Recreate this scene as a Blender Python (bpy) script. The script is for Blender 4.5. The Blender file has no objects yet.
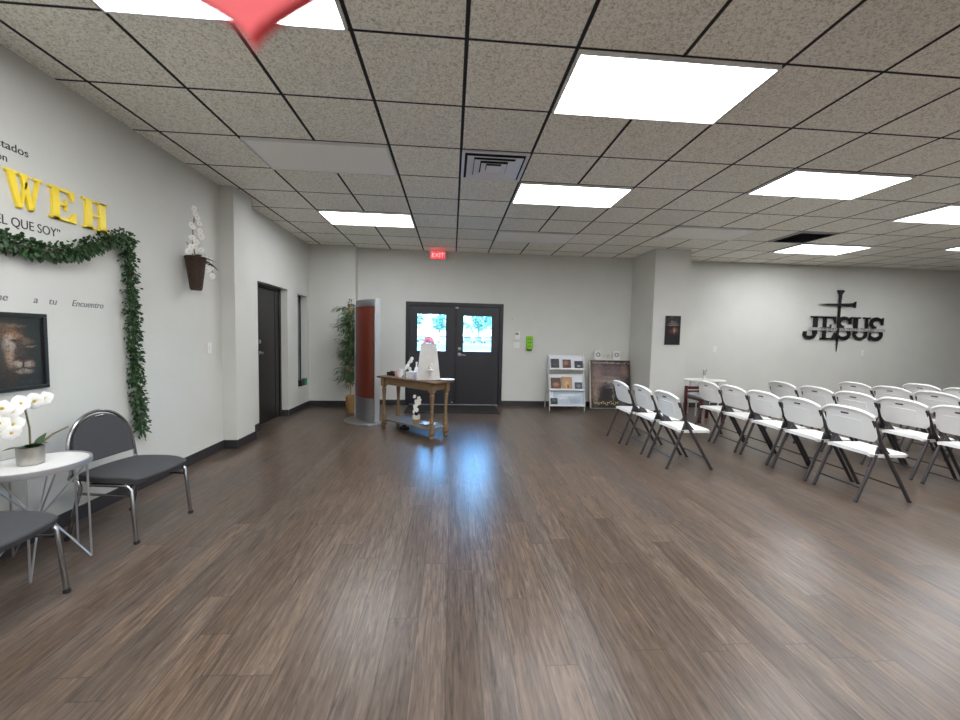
import bpy, math, random
from mathutils import Vector, Matrix
random.seed(7)
PI = math.pi
D2R = math.radians
C = bpy.context.scene.collection
SC = bpy.context.scene

# ------------------------------------------------------------------ camera
yaw, pitch, roll, FPX = 0.0742, -0.0606, 0.0219, 384.64
EYE = Vector((0, 0, 1.34))
fw = Vector((math.sin(yaw)*math.cos(pitch), math.cos(yaw)*math.cos(pitch), math.sin(pitch)))
ri = Vector((math.cos(yaw), -math.sin(yaw), 0))
up = ri.cross(fw)
r2 = ri*math.cos(roll) + up*math.sin(roll)
u2 = -ri*math.sin(roll) + up*math.cos(roll)
cd = bpy.data.cameras.new('camera')
cam = bpy.data.objects.new('camera', cd)
C.objects.link(cam)
M4 = Matrix((r2, u2, -fw)).transposed().to_4x4()
M4.translation = EYE
cam.matrix_world = M4
cd.sensor_width = 36
cd.lens = FPX/960*36
cd.clip_start = 0.02
cd.clip_end = 400
cd.dof.use_dof = True
cd.dof.focus_distance = 3.6
cd.dof.aperture_fstop = 1.8
SC.camera = cam

# ------------------------------------------------------------------ world and exposure
w = bpy.data.worlds.new('world'); SC.world = w
w.use_nodes = True
nt = w.node_tree
sky = nt.nodes.new('ShaderNodeTexSky')
sky.sky_type = 'NISHITA'
sky.sun_disc = False
sky.sun_elevation = D2R(38)
sky.sun_rotation = D2R(200)
nt.links.new(sky.outputs[0], nt.nodes['Background'].inputs[0])
SKY = 2.1
nt.nodes['Background'].inputs[1].default_value = SKY
PANEL = 6.8
SC.view_settings.view_transform = 'Standard'
SC.view_settings.look = 'None'
SC.view_settings.gamma = 1
SC.view_settings.use_curve_mapping = False
SC.view_settings.exposure = 1.5
sd = bpy.data.lights.new('sun', 'SUN')
sd.energy = 2.5; sd.angle = D2R(0.6); sd.color = (1, .95, .88)
sun = bpy.data.objects.new('sun', sd); C.objects.link(sun)
sun.rotation_euler = (D2R(48), 0, D2R(20))   # shines towards +y, from behind the building

# ------------------------------------------------------------------ materials
def lin(c):
    return tuple(((v/255)/12.92 if v/255 <= .04045 else ((v/255+.055)/1.055)**2.4) for v in c)

def mat(name, rgb, rough=.5, metal=0, noise=0, nscale=20, bump=0, bscale=60, emit=0, coat=0, aniso=None):
    m = bpy.data.materials.new(name); m.use_nodes = True
    t = m.node_tree; b = t.nodes['Principled BSDF']
    col = lin(rgb)
    b.inputs['Base Color'].default_value = (*col, 1)
    b.inputs['Roughness'].default_value = rough
    b.inputs['Metallic'].default_value = metal
    if coat: b.inputs['Coat Weight'].default_value = coat
    if emit:
        b.inputs['Emission Color'].default_value = (*col, 1)
        b.inputs['Emission Strength'].default_value = emit
    tc = t.nodes.new('ShaderNodeTexCoord')
    src = tc.outputs['Object']
    if aniso:
        mp = t.nodes.new('ShaderNodeMapping'); mp.inputs['Scale'].default_value = aniso
        t.links.new(src, mp.inputs[0]); src = mp.outputs[0]
    if noise:
        n = t.nodes.new('ShaderNodeTexNoise'); n.inputs['Scale'].default_value = nscale
        n.inputs['Detail'].default_value = 5
        t.links.new(src, n.inputs['Vector'])
        r = t.nodes.new('ShaderNodeValToRGB')
        r.color_ramp.elements[0].position = .3; r.color_ramp.elements[1].position = .7
        r.color_ramp.elements[0].color = (*[v*(1-noise) for v in col], 1)
        r.color_ramp.elements[1].color = (*[min(1, v*(1+noise)) for v in col], 1)
        t.links.new(n.outputs[0], r.inputs[0]); t.links.new(r.outputs[0], b.inputs['Base Color'])
    if bump:
        n = t.nodes.new('ShaderNodeTexNoise'); n.inputs['Scale'].default_value = bscale
        n.inputs['Detail'].default_value = 4
        t.links.new(src, n.inputs['Vector'])
        bp = t.nodes.new('ShaderNodeBump'); bp.inputs['Strength'].default_value = bump
        bp.inputs['Distance'].default_value = .01
        t.links.new(n.outputs[0], bp.inputs['Height']); t.links.new(bp.outputs[0], b.inputs['Normal'])
    return m

def N(t, typ, **k):
    n = t.nodes.new(typ)
    for a, v in k.items():
        if a[0] == 'i' and a[1:].isdigit():
            n.inputs[int(a[1:])].default_value = v
        else: setattr(n, a, v)
    return n

def math_n(t, op, a, b=None):
    n = t.nodes.new('ShaderNodeMath'); n.operation = op
    for i, v in enumerate((a, b)):
        if v is None: continue
        if hasattr(v, 'is_linked'): t.links.new(v, n.inputs[i])
        else: n.inputs[i].default_value = v
    return n.outputs[0]

def mixc(t, fac, a, b):
    n = t.nodes.new('ShaderNodeMix'); n.data_type = 'RGBA'
    for s, v in ((0, fac), (6, a), (7, b)):
        if hasattr(v, 'is_linked'): t.links.new(v, n.inputs[s])
        elif s == 0: n.inputs[0].default_value = v
        else: n.inputs[s].default_value = (*v, 1)
    return n.outputs[2]

def painted(name, base, blobs, rough=.45, warp=.02, wscale=14, grain=.25):
    """printed picture: soft coloured patches on the local x (right) / y (up) plane"""
    m = bpy.data.materials.new(name); m.use_nodes = True
    t = m.node_tree; b = t.nodes['Principled BSDF']
    b.inputs['Roughness'].default_value = rough
    tc = N(t, 'ShaderNodeTexCoord')
    nz = N(t, 'ShaderNodeTexNoise'); nz.inputs['Scale'].default_value = wscale; nz.inputs['Detail'].default_value = 6
    t.links.new(tc.outputs['Object'], nz.inputs['Vector'])
    vs = N(t, 'ShaderNodeVectorMath', operation='SUBTRACT'); t.links.new(nz.outputs['Color'], vs.inputs[0]); vs.inputs[1].default_value = (.5, .5, .5)
    sc = N(t, 'ShaderNodeVectorMath', operation='SCALE'); t.links.new(vs.outputs[0], sc.inputs[0]); sc.inputs[3].default_value = warp
    ad = N(t, 'ShaderNodeVectorMath', operation='ADD'); t.links.new(tc.outputs['Object'], ad.inputs[0]); t.links.new(sc.outputs[0], ad.inputs[1])
    sx = N(t, 'ShaderNodeSeparateXYZ'); t.links.new(ad.outputs[0], sx.inputs[0])
    col = lin(base)
    for (cx, cy, rx, ry, c, s) in blobs:
        dx = math_n(t, 'DIVIDE', math_n(t, 'SUBTRACT', sx.outputs[0], cx), rx)
        dy = math_n(t, 'DIVIDE', math_n(t, 'SUBTRACT', sx.outputs[1], cy), ry)
        if s < 0:    # box patch
            d = math_n(t, 'MAXIMUM', math_n(t, 'ABSOLUTE', dx), math_n(t, 'ABSOLUTE', dy)); e = -s
        else:
            d = math_n(t, 'SQRT', math_n(t, 'ADD', math_n(t, 'MULTIPLY', dx, dx), math_n(t, 'MULTIPLY', dy, dy))); e = s
        mr = N(t, 'ShaderNodeMapRange', interpolation_type='SMOOTHSTEP')
        t.links.new(d, mr.inputs[0])
        mr.inputs[1].default_value = 1+e; mr.inputs[2].default_value = 1-e
        mr.inputs[3].default_value = 0; mr.inputs[4].default_value = 1
        col = mixc(t, mr.outputs[0], col, lin(c))
    n2 = N(t, 'ShaderNodeTexNoise'); n2.inputs['Scale'].default_value = wscale*5; n2.inputs['Detail'].default_value = 3
    t.links.new(tc.outputs['Object'], n2.inputs['Vector'])
    f = math_n(t, 'MULTIPLY', math_n(t, 'MAXIMUM', math_n(t, 'SUBTRACT', n2.outputs[0], .45), 0), grain*6)
    col = mixc(t, f, col, (.004, .004, .004))
    t.links.new(col, b.inputs['Base Color'])
    return m

WALL = mat('wall paint', (207, 207, 201), .7, noise=.02, nscale=3, bump=.12, bscale=55)
BASEB = mat('black vinyl baseboard', (50, 48, 50), .45)
GREYM = mat('grey plastic', (120, 120, 122), .5)
BLACK = mat('black painted', (26, 26, 29), .45)
BLACKD = mat('door black', (38, 38, 43), .42)
WHITE = mat('white paint', (228, 228, 226), .5)
WHITEP = mat('white moulded plastic', (240, 240, 238), .38, bump=.05, bscale=300)
FRAMEG = mat('charcoal powder coat', (66, 63, 66), .38, metal=.35)
CHROME = mat('chrome', (168, 168, 170), .2, metal=1)
STEEL = mat('brushed steel', (168, 170, 174), .36, metal=.9, noise=.08, nscale=12, aniso=(1, 1, 14))
FABRIC = mat('charcoal woven fabric', (66, 66, 68), .9, noise=.22, nscale=260, bump=.25, bscale=300)
RUB = mat('black rubber', (18, 18, 18), .7)
GOLD = mat('yellow gold paint', (252, 222, 62), .35, noise=.05, nscale=6)
VINYL = mat('black wall lettering', (40, 42, 46), .6)
GREYV = mat('grey wall lettering', (112, 114, 118), .6)
METALB = mat('black metal', (24, 24, 26), .45, metal=.3)
LEAF = mat('dark green leaf', (38, 70, 34), .55, noise=.55, nscale=30)
LEAFB = mat('bamboo leaf', (66, 92, 54), .55, noise=.45, nscale=22)
LEAFO = mat('orchid leaf', (50, 84, 38), .4, noise=.25, nscale=18)
STEM = mat('brown green stem', (112, 100, 66), .6, noise=.25, nscale=40)
CANE = mat('tan cane', (164, 138, 92), .6, noise=.2, nscale=30)
PETAL = mat('white petal', (246, 245, 240), .5)
PETALC = mat('yellow flower throat', (206, 178, 70), .5)
WICKER = mat('dark brown wicker', (56, 38, 26), .6, noise=.5, nscale=70, bump=.7, bscale=110)
WOODT = mat('weathered oak', (122, 98, 68), .5, noise=.3, nscale=9, aniso=(2, 14, 14), bump=.1)
WOODTOP = mat('worn brown table top', (98, 70, 48), .42, noise=.3, nscale=8, aniso=(2, 14, 14))
WOODSH = mat('grey wooden shelf', (112, 102, 90), .55, noise=.2, nscale=8, aniso=(2, 14, 14))
CHERRY = mat('cherry veneer', (98, 40, 26), .32, noise=.2, nscale=6, aniso=(14, 14, 1.2))
SILVER = mat('silver pot foil', (176, 174, 166), .32, metal=.8, noise=.2, nscale=14, bump=.4, bscale=24)
MARBLE = mat('white marble laminate', (232, 231, 228), .3, noise=.04, nscale=8)
BURG = mat('burgundy painted wood', (72, 18, 24), .45, noise=.15, nscale=12)
GREEN = mat('lime green plastic', (132, 196, 30), .4)
PINK = mat('pink ribbon', (255, 190, 214), .6)
PINKC = mat('pale pink glass', (214, 176, 184), .35)
BLUE = mat('blue gift paper', (60, 96, 190), .45, noise=.35, nscale=25)
CREAM = mat('cream ceramic', (228, 222, 206), .4)
GOLDP = mat('gold ceramic', (178, 148, 84), .35, metal=.5)
RED = mat('red felt heart', (236, 74, 80), .6)
MATB = mat('black entrance mat', (34, 31, 31), .9, noise=.3, nscale=90, bump=.5, bscale=140)
TEAL = mat('teal green plastic', (40, 132, 96), .5)

# floor: wood-look planks running away from the camera
def floor_mat():
    m = bpy.data.materials.new('grey brown wood plank vinyl'); m.use_nodes = True
    t = m.node_tree; b = t.nodes['Principled BSDF']
    tc = N(t, 'ShaderNodeTexCoord'); s = N(t, 'ShaderNodeSeparateXYZ'); t.links.new(tc.outputs['Object'], s.inputs[0])
    W_, L_ = .136, 1.22
    row = math_n(t, 'FLOOR', math_n(t, 'DIVIDE', s.outputs[0], W_))
    fx = math_n(t, 'FRACT', math_n(t, 'DIVIDE', s.outputs[0], W_))
    wn = N(t, 'ShaderNodeTexWhiteNoise', noise_dimensions='1D'); t.links.new(row, wn.inputs['W'])
    yy = math_n(t, 'ADD', math_n(t, 'DIVIDE', s.outputs[1], L_), math_n(t, 'MULTIPLY', wn.outputs[0], 7.3))
    brd = math_n(t, 'FLOOR', yy); fy = math_n(t, 'FRACT', yy)
    cb = N(t, 'ShaderNodeCombineXYZ'); t.links.new(row, cb.inputs[0]); t.links.new(brd, cb.inputs[1])
    w2 = N(t, 'ShaderNodeTexWhiteNoise', noise_dimensions='2D'); t.links.new(cb.outputs[0], w2.inputs['Vector'])
    tone = w2.outputs[0]
    # grain, shifted board by board
    cg = N(t, 'ShaderNodeCombineXYZ')
    t.links.new(math_n(t, 'MULTIPLY', s.outputs[0], 46), cg.inputs[0])
    t.links.new(math_n(t, 'ADD', math_n(t, 'MULTIPLY', s.outputs[1], 3.2), math_n(t, 'MULTIPLY', tone, 41)), cg.inputs[1])
    t.links.new(math_n(t, 'MULTIPLY', tone, 17), cg.inputs[2])
    g = N(t, 'ShaderNodeTexNoise'); g.inputs['Scale'].default_value = 1.5; g.inputs['Detail'].default_value = 8; g.inputs['Roughness'].default_value = .72
    g.inputs['Distortion'].default_value = .9
    t.links.new(cg.outputs[0], g.inputs['Vector'])
    r = N(t, 'ShaderNodeValToRGB'); e = r.color_ramp.elements
    e[0].position = .31; e[0].color = (*lin((46, 41, 35)), 1)
    e[1].position = .72; e[1].color = (*lin((124, 103, 89)), 1)
    k = e.new(.46); k.color = (*lin((84, 71, 61)), 1)
    k = e.new(.56); k.color = (*lin((98, 84, 72)), 1)
    t.links.new(g.outputs[0], r.inputs[0])
    hs = N(t, 'ShaderNodeHueSaturation')
    t.links.new(r.outputs[0], hs.inputs['Color'])
    hv = math_n(t, 'ADD', math_n(t, 'MULTIPLY', tone, .36), .46)
    t.links.new(math_n(t, 'ADD', math_n(t, 'MULTIPLY', wn.outputs[0], .3), .82), hs.inputs['Saturation'])
    g2 = N(t, 'ShaderNodeTexNoise'); g2.inputs['Scale'].default_value = .32; g2.inputs['Detail'].default_value = 3; g2.inputs['Distortion'].default_value = .6
    t.links.new(cg.outputs[0], g2.inputs['Vector'])
    t.links.new(math_n(t, 'ADD', hv, math_n(t, 'MULTIPLY', g2.outputs[0], .62)), hs.inputs['Value'])
    ex = math_n(t, 'PINGPONG', fx, .5); ey = math_n(t, 'PINGPONG', fy, .5)
    gap = math_n(t, 'MAXIMUM', math_n(t, 'LESS_THAN', ex, .013), math_n(t, 'LESS_THAN', ey, .0012))
    col = mixc(t, math_n(t, 'MULTIPLY', gap, .75), hs.outputs[0], lin((44, 38, 36)))
    t.links.new(col, b.inputs['Base Color'])
    t.links.new(math_n(t, 'ADD', math_n(t, 'MULTIPLY', g.outputs[0], .14), .24), b.inputs['Roughness'])
    b.inputs['Specular IOR Level'].default_value = .38
    bp = N(t, 'ShaderNodeBump'); bp.inputs['Strength'].default_value = .10; bp.inputs['Distance'].default_value = .0015
    t.links.new(math_n(t, 'SUBTRACT', g.outputs[0], math_n(t, 'MULTIPLY', gap, .6)), bp.inputs['Height'])
    t.links.new(bp.outputs[0], b.inputs['Normal'])
    return m

TILE, GX, GY, CEIL = .61, .0526, 2.1725, 2.937
def ceil_mat():
    m = bpy.data.materials.new('textured ceiling tiles in a black grid'); m.use_nodes = True
    t = m.node_tree; b = t.nodes['Principled BSDF']
    tc = N(t, 'ShaderNodeTexCoord'); s = N(t, 'ShaderNodeSeparateXYZ'); t.links.new(tc.outputs['Object'], s.inputs[0])
    ix = math_n(t, 'DIVIDE', math_n(t, 'SUBTRACT', s.outputs[0], GX), TILE)
    iy = math_n(t, 'DIVIDE', math_n(t, 'SUBTRACT', s.outputs[1], GY), TILE)
    lx = math_n(t, 'LESS_THAN', math_n(t, 'PINGPONG', ix, .5), .019)
    ly = math_n(t, 'LESS_THAN', math_n(t, 'PINGPONG', iy, .5), .014)
    ln = math_n(t, 'MAXIMUM', lx, ly)
    cb = N(t, 'ShaderNodeCombineXYZ'); t.links.new(math_n(t, 'FLOOR', ix), cb.inputs[0]); t.links.new(math_n(t, 'FLOOR', iy), cb.inputs[1])
    wn = N(t, 'ShaderNodeTexWhiteNoise', noise_dimensions='2D'); t.links.new(cb.outputs[0], wn.inputs['Vector'])
    n1 = N(t, 'ShaderNodeTexNoise'); n1.inputs['Scale'].default_value = 72; n1.inputs['Detail'].default_value = 4; n1.inputs['Distortion'].default_value = 1.2
    t.links.new(tc.outputs['Object'], n1.inputs['Vector'])
    r = N(t, 'ShaderNodeValToRGB'); e = r.color_ramp.elements
    e[0].position = .36; e[0].color = (*lin((206, 202, 188)), 1)
    e[1].position = .54; e[1].color = (*lin((255, 252, 242)), 1)
    t.links.new(n1.outputs[0], r.inputs[0])
    hs = N(t, 'ShaderNodeHueSaturation'); t.links.new(r.outputs[0], hs.inputs['Color'])
    t.links.new(math_n(t, 'ADD', math_n(t, 'MULTIPLY', wn.outputs[0], .1), .95), hs.inputs['Value'])
    col = mixc(t, ln, hs.outputs[0], lin((26, 25, 28)))
    t.links.new(col, b.inputs['Base Color'])
    b.inputs['Roughness'].default_value = .8
    bp = N(t, 'ShaderNodeBump'); bp.inputs['Strength'].default_value = .5; bp.inputs['Distance'].default_value = .006
    t.links.new(math_n(t, 'MULTIPLY', n1.outputs[0], math_n(t, 'SUBTRACT', 1, ln)), bp.inputs['Height'])
    t.links.new(bp.outputs[0], b.inputs['Normal'])
    return m

def glass_mat():
    m = bpy.data.materials.new('clear door glass'); m.use_nodes = True
    t = m.node_tree; t.nodes.remove(t.nodes['Principled BSDF'])
    tr = N(t, 'ShaderNodeBsdfTransparent'); tr.inputs[0].default_value = (.60, .84, .95, 1)
    gl = N(t, 'ShaderNodeBsdfGlossy'); gl.inputs['Roughness'].default_value = .02
    fr = N(t, 'ShaderNodeFresnel'); fr.inputs[0].default_value = 1.45
    mx = N(t, 'ShaderNodeMixShader')
    t.links.new(fr.outputs[0], mx.inputs[0]); t.links.new(tr.outputs[0], mx.inputs[1]); t.links.new(gl.outputs[0], mx.inputs[2])
    t.links.new(mx.outputs[0], t.nodes['Material Output'].inputs[0])
    return m
GLASS = glass_mat()
LIT = mat('lit led diffuser', (246, 248, 252), .5, emit=PANEL)
UNLIT = mat('unlit led diffuser', (252, 251, 247), .7)
EXITR = mat('red exit face', (225, 20, 30), .4, emit=1.2)
EXITL = mat('exit letters', (255, 120, 120), .4, emit=1.6)

# ------------------------------------------------------------------ mesh builder
class MB:
    def __init__(s): s.v = []; s.f = []
    def add(s, vs, fs, T=None):
        o = len(s.v)
        s.v += [tuple(T @ Vector(p)) if T is not None else tuple(p) for p in vs]
        s.f += [tuple(o+i for i in f) for f in fs]
        return s
    def box(s, x0, x1, y0, y1, z0, z1, T=None):
        vs = [(x, y, z) for z in (z0, z1) for y in (y0, y1) for x in (x0, x1)]
        return s.add(vs, [(0, 2, 3, 1), (4, 5, 7, 6), (0, 1, 5, 4), (2, 6, 7, 3), (0, 4, 6, 2), (1, 3, 7, 5)], T)
    def tube(s, pts, r, n=8, T=None, flat=1):
        pts = [Vector(p) for p in pts]
        rs = r if isinstance(r, (list, tuple)) else [r]*len(pts)
        vs = []; fs = []; prev = None
        for i, p in enumerate(pts):
            a = pts[max(0, i-1)]; b = pts[min(len(pts)-1, i+1)]
            d = (b-a).normalized()
            if prev is None:
                h = Vector((0, 0, 1)) if abs(d.z) < .9 else Vector((1, 0, 0))
                x = d.cross(h).normalized()
            else: x = (prev - d*prev.dot(d)).normalized()
            prev = x; y = d.cross(x)
            for k in range(n):
                t = 2*PI*k/n
                vs.append(p + x*math.cos(t)*rs[i] + y*math.sin(t)*rs[i]*flat)
        for i in range(len(pts)-1):
            for k in range(n):
                k2 = (k+1) % n
                fs.append((i*n+k, i*n+k2, (i+1)*n+k2, (i+1)*n+k))
        fs.append(tuple(range(n-1, -1, -1))); fs.append(tuple((len(pts)-1)*n+k for k in range(n)))
        return s.add(vs, fs, T)
    def lathe(s, prof, n=20, c=(0, 0, 0), T=None, close=True):
        vs = []; fs = []
        for (r, z) in prof:
            for k in range(n):
                t = 2*PI*k/n; vs.append((c[0]+r*math.cos(t), c[1]+r*math.sin(t), c[2]+z))
        for i in range(len(prof)-1):
            for k in range(n):
                k2 = (k+1) % n; fs.append((i*n+k, i*n+k2, (i+1)*n+k2, (i+1)*n+k))
        if close:
            fs.append(tuple(range(n-1, -1, -1))); fs.append(tuple((len(prof)-1)*n+k for k in range(n)))
        return s.add(vs, fs, T)
    def ball(s, c, rx, ry=None, rz=None, n=12, m=8, T=None):
        ry = rx if ry is None else ry; rz = rx if rz is None else rz
        vs = [(c[0], c[1], c[2]-rz)]; fs = []
        for i in range(1, m):
            a = -PI/2+PI*i/m
            for k in range(n):
                t = 2*PI*k/n
                vs.append((c[0]+rx*math.cos(a)*math.cos(t), c[1]+ry*math.cos(a)*math.sin(t), c[2]+rz*math.sin(a)))
        vs.append((c[0], c[1], c[2]+rz)); L = len(vs)-1
        for k in range(n):
            k2 = (k+1) % n
            fs.append((0, 1+k2, 1+k)); fs.append((L, 1+(m-2)*n+k, 1+(m-2)*n+k2))
            for i in range(m-2):
                fs.append((1+i*n+k, 1+i*n+k2, 1+(i+1)*n+k2, 1+(i+1)*n+k))
        return s.add(vs, fs, T)
    def prism(s, poly, z0, z1, T=None):
        n = len(poly)
        vs = [(x, y, z0) for x, y in poly]+[(x, y, z1) for x, y in poly]
        fs = [tuple(range(n-1, -1, -1)), tuple(range(n, 2*n))]
        fs += [(i, (i+1) % n, n+(i+1) % n, n+i) for i in range(n)]
        return s.add(vs, fs, T)
    def shell(s, fn, nu, nv, th, T=None):
        """fn(u,v)->point, u,v in 0..1; closed slab of thickness th along the surface normal"""
        P = [[Vector(fn(i/nu, j/nv)) for j in range(nv+1)] for i in range(nu+1)]
        front = []; back = []
        for i in range(nu+1):
            for j in range(nv+1):
                a = P[min(i+1, nu)][j]-P[max(i-1, 0)][j]; b = P[i][min(j+1, nv)]-P[i][max(j-1, 0)]
                nn = a.cross(b)
                nn = nn.normalized() if nn.length > 1e-9 else Vector((0, 0, 1))
                front.append(P[i][j]+nn*th/2); back.append(P[i][j]-nn*th/2)
        k = (nu+1)*(nv+1); id_ = lambda i, j: i*(nv+1)+j
        fs = []
        for i in range(nu):
            for j in range(nv):
                q = (id_(i, j), id_(i+1, j), id_(i+1, j+1), id_(i, j+1))
                fs.append(q); fs.append(tuple(k+x for x in reversed(q)))
        ring = [id_(i, 0) for i in range(nu+1)]+[id_(nu, j) for j in range(1, nv+1)]+[id_(i, nv) for i in range(nu-1, -1, -1)]+[id_(0, j) for j in range(nv-1, 0, -1)]
        for a, b in zip(ring, ring[1:]+ring[:1]): fs.append((a, k+a, k+b, b))
        return s.add(front+back, fs, T)
    def leaf(s, p, d, L, W, droop=.2, n=4, side=None):
        p = Vector(p); d = Vector(d).normalized()
        sd_ = side or d.cross(Vector((0, 0, 1)))
        if sd_.length < .1: sd_ = Vector((1, 0, 0))
        sd_ = sd_.normalized(); vs = [p]; fs = []
        nrm = sd_.cross(d)
        for i in range(1, n):
            t = i/n; c = p+d*L*t+Vector((0, 0, -droop*L*t*t)); w_ = W*math.sin(PI*min(1, t**.8))*.5
            vs += [c-sd_*w_+nrm*w_*.25, c+sd_*w_+nrm*w_*.25]
        vs.append(p+d*L+Vector((0, 0, -droop*L)))
        fs.append((0, 1, 2))
        for i in range(n-2):
            a = 1+2*i; fs.append((a, a+2, a+3, a+1))
        fs.append((2*n-3, 2*n-1, 2*n-2))
        return s.add(vs, fs)
    def build(s, name, m, parent=None, bevel=0, smooth=35, seg=2, subd=0):
        me = bpy.data.meshes.new(name); me.from_pydata([tuple(p) for p in s.v], [], s.f); me.update()
        me.materials.append(m)
        if smooth:
            me.shade_smooth(); me.set_sharp_from_angle(angle=D2R(smooth))
        o = bpy.data.objects.new(name, me); C.objects.link(o)
        if parent: o.parent = parent
        if bevel:
            b = o.modifiers.new('bevel', 'BEVEL'); b.width = bevel; b.segments = seg; b.limit_method = 'ANGLE'
        if subd:
            b = o.modifiers.new('subd', 'SUBSURF'); b.levels = subd; b.render_levels = subd
        return o

def tag(o, label=None, cat=None, group=None, kind=None):
    if label: o['label'] = label
    if cat: o['category'] = cat
    if group: o['group'] = group
    if kind: o['kind'] = kind
    return o
def thing(name, label, cat, loc=(0, 0, 0), rz=0, group=None, rot=None):
    o = bpy.data.objects.new(name, None); C.objects.link(o); o.empty_display_size = .1
    o.location = loc; o.rotation_euler = rot if rot else (0, 0, rz)
    return tag(o, label, cat, group)
def copy_tree(o, parent=None):
    c = o.copy(); C.objects.link(c)
    if parent: c.parent = parent
    for ch in [x for x in KIDS(o)]: copy_tree(ch, c)
    return c
def KIDS(o): return [x for x in bpy.data.objects if x.parent == o]
def text(name, body, size, m, loc, rot, shear=0, ext=.0015, parent=None, align='LEFT', sx=1):
    cu = bpy.data.curves.new(name, 'FONT'); cu.body = body; cu.size = size; cu.shear = shear; cu.extrude = ext; cu.align_x = align
    o = bpy.data.objects.new(name+'_tmp', cu); C.objects.link(o)
    dg = bpy.context.evaluated_depsgraph_get()
    me = bpy.data.meshes.new_from_object(o.evaluated_get(dg)); bpy.data.objects.remove(o)
    if sx != 1:
        for v in me.vertices: v.co.x *= sx
    me.materials.clear(); me.materials.append(m)
    t = bpy.data.objects.new(name, me); C.objects.link(t); t.location = loc; t.rotation_euler = rot
    if parent: t.parent = parent
    return t
ROT_L = (PI/2, 0, PI/2)      # lies on a wall facing +x, reads towards +y
ROT_B = (PI/2, 0, 0)         # lies on a wall facing -y, reads towards +x

# ------------------------------------------------------------------ setting
XL, XC, XF, YB, YBUMP = -2.58, -2.43, -2.60, 7.41, 7.23
YC = 4.93   # far side of the wall pillar
XR, YR = 12.5, -4.2
f = MB().box(-3.1, XR+.15, YR-.15, YB+.15, -.12, 0).build('floor', floor_mat(), smooth=0); tag(f, kind='structure')
c = MB().box(-3.1, XR+.15, YR-.15, YB+.15, CEIL, CEIL+.1).build('ceiling', ceil_mat(), smooth=0); tag(c, kind='structure')
DY0, DY1, DZ = 5.39, 6.33, 2.02       # side door opening
WY0, WY1, WZ0, WZ1 = 6.73, 7.17, .40, 1.99
b = MB()
b.box(-3.0, XL, YR, 4.53, 0, CEIL)
b.box(-3.0, XC, 4.53, YC, 0, CEIL)
b.box(-3.0, XF, YC, DY0, 0, CEIL)
b.box(-3.0, XF, DY0, DY1, DZ, CEIL)
b.box(-3.0, -2.80, DY0, DY1, 0, DZ)
b.box(-3.0, XF, DY1, WY0, 0, CEIL)
b.box(-3.0, XF, WY0, WY1, 0, WZ0)
b.box(-3.0, XF, WY0, WY1, WZ1, CEIL)
b.box(-3.0, -2.80, WY0, WY1, WZ0, WZ1)
b.box(-3.0, XF, WY1, YB+.15, 0, CEIL)
tag(b.build('wall_left', WALL, smooth=0), kind='structure')
DX0, DX1, DTOP = -.875, .985, 1.975
b = MB()
b.box(-2.62, -1.77, YBUMP, YB+.15, 0, CEIL)
b.box(-1.77, DX0, YB, YB+.15, 0, CEIL)
b.box(DX0, DX1, YB, YB+.15, DTOP, CEIL)
b.box(DX1, XR, YB, YB+.15, 0, CEIL)
b.box(3.52, 4.16, 6.56, YB, 0, CEIL)
tag(b.build('wall_back', WALL, smooth=0), kind='structure')
tag(MB().box(XR, XR+.15, YR, YB+.15, 0, CEIL).build('wall_right', WALL, smooth=0), kind='structure')
tag(MB().box(-3.0, XR+.15, YR-.15, YR, 0, CEIL).build('wall_front', WALL, smooth=0), kind='structure')
# baseboards
T_, H_ = .012, .10
b = MB()
b.box(XL, XL+T_, YR, 4.53, 0, H_); b.box(XL, XC+T_, 4.53-T_, 4.53, 0, H_); b.box(XC, XC+T_, 4.53, YC, 0, H_)
b.box(XF, XC+T_, YC, YC+T_, 0, H_); b.box(XF, XF+T_, YC+T_, DY0, 0, H_); b.box(XF, XF+T_, DY1, YBUMP, 0, H_)
b.box(-2.74, XF, DY1-T_, DY1, 0, H_)
tag(b.build('baseboard_left', BASEB, bevel=.003), kind='structure')
b = MB()
b.box(XF+T_, -1.77, YBUMP-T_, YBUMP, 0, H_); b.box(-1.77, -1.77+T_, YBUMP-T_, YB, 0, H_)
b.box(-1.77+T_, DX0, YB-T_, YB, 0, H_); b.box(DX1, 3.52, YB-T_, YB, 0, H_)
b.box(3.52-T_, 3.52, 6.56-T_, YB-T_, 0, H_); b.box(3.52, 4.16, 6.56-T_, 6.56, 0, H_); b.box(4.16, 4.16+T_, 6.56-T_, YB-T_, 0, H_)
b.box(4.16+T_, XR, YB-T_, YB, 0, H_)
tag(b.build('baseboard_back', BASEB, bevel=.003), kind='structure')

# ---- double door, in the back wall
dd = bpy.data.objects.new('door_2', None); C.objects.link(dd); dd.location = (0, YB, 0); tag(dd, kind='structure')
FW = .07; SPL = .075
b = MB()
b.box(DX0, DX0+FW, -.015, .12, 0, DTOP); b.box(DX1-FW, DX1, -.015, .12, 0, DTOP); b.box(DX0+FW, DX1-FW, -.015, .12, DTOP-FW, DTOP)
b.box(DX0+FW-.002, DX0+FW+.018, .056, .08, 0, DTOP-FW+.002); b.box(DX1-FW-.018, DX1-FW+.002, .056, .08, 0, DTOP-FW+.002); b.box(DX0+FW, DX1-FW, .056, .08, DTOP-FW-.018, DTOP-FW+.002); b.box(SPL-.02, SPL+.02, .056, .075, 0, DTOP-FW)
b.build('door_frame', BLACK, dd, bevel=.002)
MB().box(DX0+FW, DX1-FW, -.005, .12, 0, .0205).build('threshold', STEEL, dd, bevel=.003)
SPL = .075
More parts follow.
